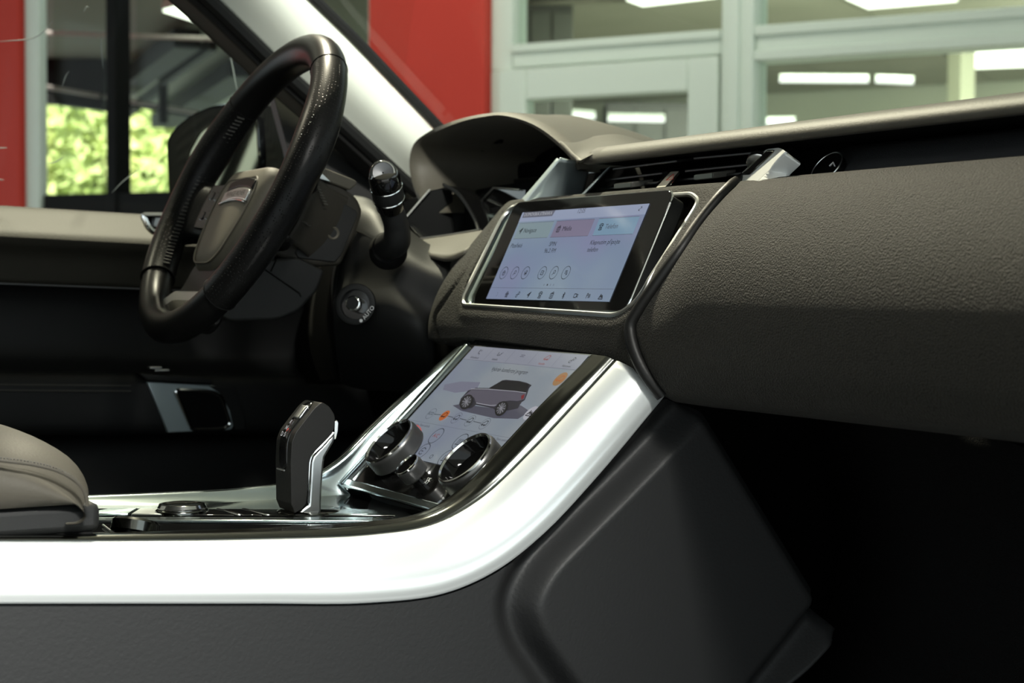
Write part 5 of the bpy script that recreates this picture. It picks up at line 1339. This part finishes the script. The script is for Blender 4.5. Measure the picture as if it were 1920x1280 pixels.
# leather thumb cover and its stitches at the back of the near spoke
g = grid_cr([[W(596, 332, Y=.300), W(578, 372, Y=.292), W(556, 420, Y=.292), W(536, 452, Y=.296)], [W(620, 352, Y=.306), W(604, 384, Y=.300), W(584, 430, Y=.300), W(562, 466, Y=.304)], [W(664, 376, Y=.318), W(640, 420, Y=.316), W(610, 462, Y=.316), W(585, 490, Y=.318)]], 16, 12)
MB().grid(g).build('leather_cover', M['shroud'], sc_, solid=.003)
stz = MB()
for (x, y) in [(590+2.6*i, 344+5.4*i) for i in range(8)]+[(556+3.4*i, 408+2.2*i) for i in range(7)]:
    p = W(x, y, Y=.2935); q = W(x+6, y+1.5, Y=.2955); stz.tube([p, q], .0009, 5)
o = stz.build('cover_stitching', M['stitch'], sc_); o['kind'] = 'stuff'
pq = [(597, 310), (668, 338), (671, 345), (656, 357), (590, 332)]
P = [W(x, y, Y=.312) for x, y in pq]
b = MB(); b.prism(P, (0, .05, .004)); b.build('shroud_cap', M['leather'], sc_, bevel=.002)
P = [W(x, y, Y=.3105) for x, y in ((594, 314), (622, 342), (600, 336), (590, 324))]
b = MB(); b.prism(P, (0, .02, 0)); b.build('cap_insert', M['satin'], sc_, bevel=.001)
low_poly = fillet([(500, 486), (560, 482), (592, 498), (610, 506), (596, 545), (560, 585), (520, 600), (430, 603), (400, 580), (420, 540)], [4, 4, 4, 8, 8, 10, 10, 14, 10, 8], 4)
P = [W(x, y, Y=.30) for x, y in low_poly]
b = MB(); b.prism(P, (0, .13, 0)); b.build('lower_shroud', M['plastic'], sc_, bevel=.009, seg=4, ang=60)
b = MB(); b.tube([W(495, 504, Y=.299), W(530, 528, Y=.299), W(562, 550, Y=.299), W(564, 556, Y=.30)], .0008, 5); b.build('shroud_joint', M['black'], sc_)
b = MB(); b.tube([W(520, 484, Y=.299), W(508, 509, Y=.299)], .0008, 5); b.build('shroud_joint', M['black'], sc_)
# ------------------------------------------------------------------ wiper stalk
wk = thing('wiper_stalk', 'black wiper stalk with round silver end button', 'stalk', tuple(W(735, 460, Y=.25)))
s0 = W(728, 463, Y=.265); s1 = W(744, 448, Y=.235); s2 = W(742, 418, Y=.222); s3 = W(733, 392, Y=.214); s4 = W(728, 372, Y=.207); s5 = W(721, 340, Y=.197); s6 = W(719, 324, Y=.190)
b = MB(); b.tube(cr([s0, s1, s2, s3], 24), np.interp(np.linspace(0, 1, 24), [0, .3, .7, 1], [.0165, .0160, .0135, .0130]), 20, up=(0, 1, .2)); b.build('stalk_arm', M['plastic'], wk, ang=70)
ax = s6-s3; ax /= np.linalg.norm(ax); L_k = np.linalg.norm(s6-s3)
b = MB(); b.lathe([(.0125, -.002), (.0150, .003), (.0157, L_k*.30)], s3, ax, 32); b.build('stalk_collar', M['gloss'], wk)
b = MB(); b.lathe([(.0161, L_k*.30), (.0166, L_k*.33), (.0167, L_k*.62), (.0160, L_k*.62)], s3, ax, 40); b.build('twist_ring', M['plastic'], wk)
b = MB(); b.lathe([(.0158, L_k*.60), (.0166, L_k*.64), (.0165, L_k*.88), (.0155, L_k*.97), (.0140, L_k*1.02), (.0125, L_k*1.03)], s3, ax, 40); b.build('stalk_end', M['gloss'], wk)
for h in (.305, .625):
    b = MB(); b.lathe([(.0168, L_k*h-.0006), (.0172, L_k*h), (.0168, L_k*h+.0006)], s3, ax, 40, cap=False); b.build('stalk_line', M['chrome'], wk)
# end button faces back towards the seat
nb2 = ax*.35+np.array([-.38, -.84, 0.0]); nb2 /= np.linalg.norm(nb2)
cb2 = W(718, 324, Y=.1875)
b = MB(); b.lathe([(.0142, -.010), (.0142, -.0012), (.0136, .0), (.0125, .0006)], cb2, nb2, 40); b.build('end_collar', M['gloss'], wk)
b = MB(); b.lathe([(.0128, -.001), (.0126, .0016), (.0112, .0020)], cb2, nb2, 40, cap=False); b.build('end_ring', M['chrome'], wk)
b = MB(); b.lathe([(.0113, .0006), (.0106, .0022), (.006, .0012), (.0001, .0005)], cb2, nb2, 40, cap=False); b.build('end_button', mat('silver_grey_button', (.09, .092, .095), .4, .7), wk)
b = MB(); b.lathe([(.021, -.004), (.021, .004), (.0175, .010), (.0165, .010)], W(728, 470, Y=.268), np.array([-.35, -.75, .3]), 32); b.build('stalk_boot', M['black'], wk)
# ------------------------------------------------------------------ knee panel with rotary switch
kn = thing('knee_panel', 'dark panel right of the steering column carrying a rotary switch', 'panel', (.74, .3, 1.1))
def K(x, y, X): return W(x, y, X=X)
g = grid_cr([[K(664, 366, .775), K(690, 372, .785), K(735, 402, .80), K(790, 448, .83), K(830, 470, .84)],
             [K(648, 400, .745), K(700, 400, .765), K(745, 440, .78), K(800, 474, .805), K(845, 490, .82)],
             [K(640, 450, .735), K(690, 440, .750), K(745, 470, .765), K(800, 505, .785), K(838, 525, .80)],
             [K(622, 520, .725), K(670, 520, .735), K(730, 530, .750), K(790, 560, .775), K(822, 580, .79)],
             [K(622, 580, .715), K(665, 580, .722), K(725, 590, .740), K(785, 610, .765), K(815, 630, .785)],
             [K(628, 640, .725), K(670, 645, .735), K(730, 655, .752), K(790, 665, .775), K(815, 675, .79)],
             [K(640, 720, .78), K(680, 730, .785), K(740, 735, .795), K(790, 740, .805), K(815, 745, .81)]], 40, 60)
MB().grid(g).build('panel_skin', M['plastic'], kn, solid=.004)
b = MB(); b.tube(cr([K(643, 424, .7365), K(676, 436, .7465), K(715, 458, .7560), K(770, 492, .7745), K(830, 527, .797)], 30), .0009, 5); b.build('panel_joint', M['black'], kn)
left = grid_cr([[K(664, 366, .776), K(640, 420, .80), K(600, 470, .84)], [K(640, 450, .736), K(618, 500, .77), K(585, 530, .83)], [K(622, 580, .716), K(600, 600, .76), K(560, 610, .83)], [K(640, 720, .781), K(600, 720, .80), K(540, 715, .85)]], 12, 24)
MB().grid(left).build('panel_flank', M['black'], kn, solid=.004)
rc = W(667, 571, X=.7115); rn = np.array([-.62, -.77, .12]); rn /= np.linalg.norm(rn)
rs = thing('rotary_switch', 'round rotary switch with silver knob and AUTO mark', 'switch', tuple(rc))
b = MB(); b.lathe([(.0225, -.004), (.0225, .0012), (.0205, .0022), (.0165, .0020), (.0160, -.003)], rc+rn*.002, rn, 48, cap=False); b.build('bezel', M['plastic'], rs)
b = MB(); b.lathe([(.0162, -.004), (.0001, -.004)], rc+rn*.004, rn, 40, cap=False); b.build('dish', M['gloss'], rs)
b = MB(); b.tube([rc+rn*.0018+.0228*(math.cos(t)*np.cross(rn, (0, 0, 1))+math.sin(t)*np.cross(rn, np.cross(rn, (0, 0, 1)))) for t in np.linspace(0, 2*PI, 48, endpoint=False)], .0008, 5, closed=True, up=rn); b.build('bezel_gap', M['black'], rs)
kc = rc+np.array([0, -.002, 0])
b = MB(); b.lathe([(.0085, -.002), (.0085, .014), (.0080, .0155), (.0068, .0160)], kc, rn, 36, cap=False); kk = b.build('knob', M['chrome'], rs)
b = MB(); b.lathe([(.0070, .0150), (.0066, .0158), (.0001, .0158)], kc, rn, 32, cap=False); b.build('knob_cap', M['plastic'], kk)
ex = np.array([0, -1., 0]); ex -= rn*(ex@rn); ex /= np.linalg.norm(ex); ey = np.cross(rn, ex)
def curvetext(body, px, py, ang, size, m, root, name='mark'):
    q = onplane(px, py, rc+rn*.0045, rn)-ORG[root.name]
    e1 = math.cos(ang)*ex+math.sin(ang)*ey; e2 = -math.sin(ang)*ex+math.cos(ang)*ey
    c = bpy.data.curves.new(name, 'FONT'); c.body = body; c.size = size; c.align_x = 'CENTER'; c.align_y = 'CENTER'; c.materials.append(m)
    o = bpy.data.objects.new(name, c); COL.objects.link(o); o.parent = root
    o.matrix_local = Matrix(((e1[0], e2[0], rn[0], q[0]), (e1[1], e2[1], rn[1], q[1]), (e1[2], e2[2], rn[2], q[2]), (0, 0, 0, 1)))
curvetext('AUTO', 691, 586, 1.05, .0062, M['white_print'], rs, 'auto_mark')
q = onplane(677, 601, rc+rn*.0045, rn)
b = MB(); b.lathe([(.0018, 0), (.0018, .0004)], q, rn, 16); b.build('off_mark', M['white_print'], rs)
# ------------------------------------------------------------------ dark round grille under the column, driver footwell
gr = thing('round_speaker', 'dark round speaker with thin bright lower rim under the column', 'speaker', tuple(W(485, 615, X=.80)))
gc = W(487, 612, X=.82); gn = np.array([-.9, -.15, .35]); gn /= np.linalg.norm(gn); gx = np.cross(gn, (0, 0, 1)); gx /= np.linalg.norm(gx); gy = np.cross(gn, gx)
b = MB(); b.lathe([(.034, -.006), (.034, .0), (.031, .002), (.0001, .002)], gc, gn, 40, cap=False); b.build('speaker_face', M['gloss'], gr)
arc = [onplane(x, y, gc+gn*.003, gn) for x, y in ((429, 610), (440, 624), (460, 636), (487, 641), (510, 636), (528, 623))]
b = MB(); b.tube(cr(arc, 24), [.0003+.0012*math.sin(PI*t)**.5 for t in np.linspace(0, 1, 24)], 6); b.build('rim_arc', M['satin'], gr)
b = MB(); a_, c_ = [onplane(x, y, gc+gn*.003, gn) for x, y in ((472, 621), (502, 618))]; b.tube([a_, c_], .0009, 5); b.build('tiny_mark', mat('dim_print', (.10, .10, .10), .5), gr)
# driver footwell closing panels
g = grid_cr([[(.92, .74, .96), (.92, .20, .96)], [(1.1, .74, .9), (1.1, .2, .9)], [(1.18, .74, .52), (1.18, .2, .52)]], 6, 12)
o = MB().grid(g).build('pedal_board', M['carpet'], None, solid=.01); tag(o, 'dark carpeted board deep in the driver footwell', 'lining')
b = MB(); b.box((.55, .47, .505), (1.4, .5, .03)); o = b.build('driver_carpet', M['carpet'], None, bevel=.01); tag(o, 'black carpet on the floor of the driver footwell', 'carpet')

# ------------------------------------------------------------------ lettering becomes plain meshes
bpy.context.view_layer.update()
dg_ = bpy.context.evaluated_depsgraph_get()
for o in [o for o in bpy.data.objects if o.type == 'FONT']:
    me = bpy.data.meshes.new_from_object(o.evaluated_get(dg_))
    n = bpy.data.objects.new('tmp', me); COL.objects.link(n)
    n.parent = o.parent; n.matrix_local = o.matrix_local.copy()
    nmx = o.name; cu = o.data
    bpy.data.objects.remove(o); n.name = nmx; me.name = nmx
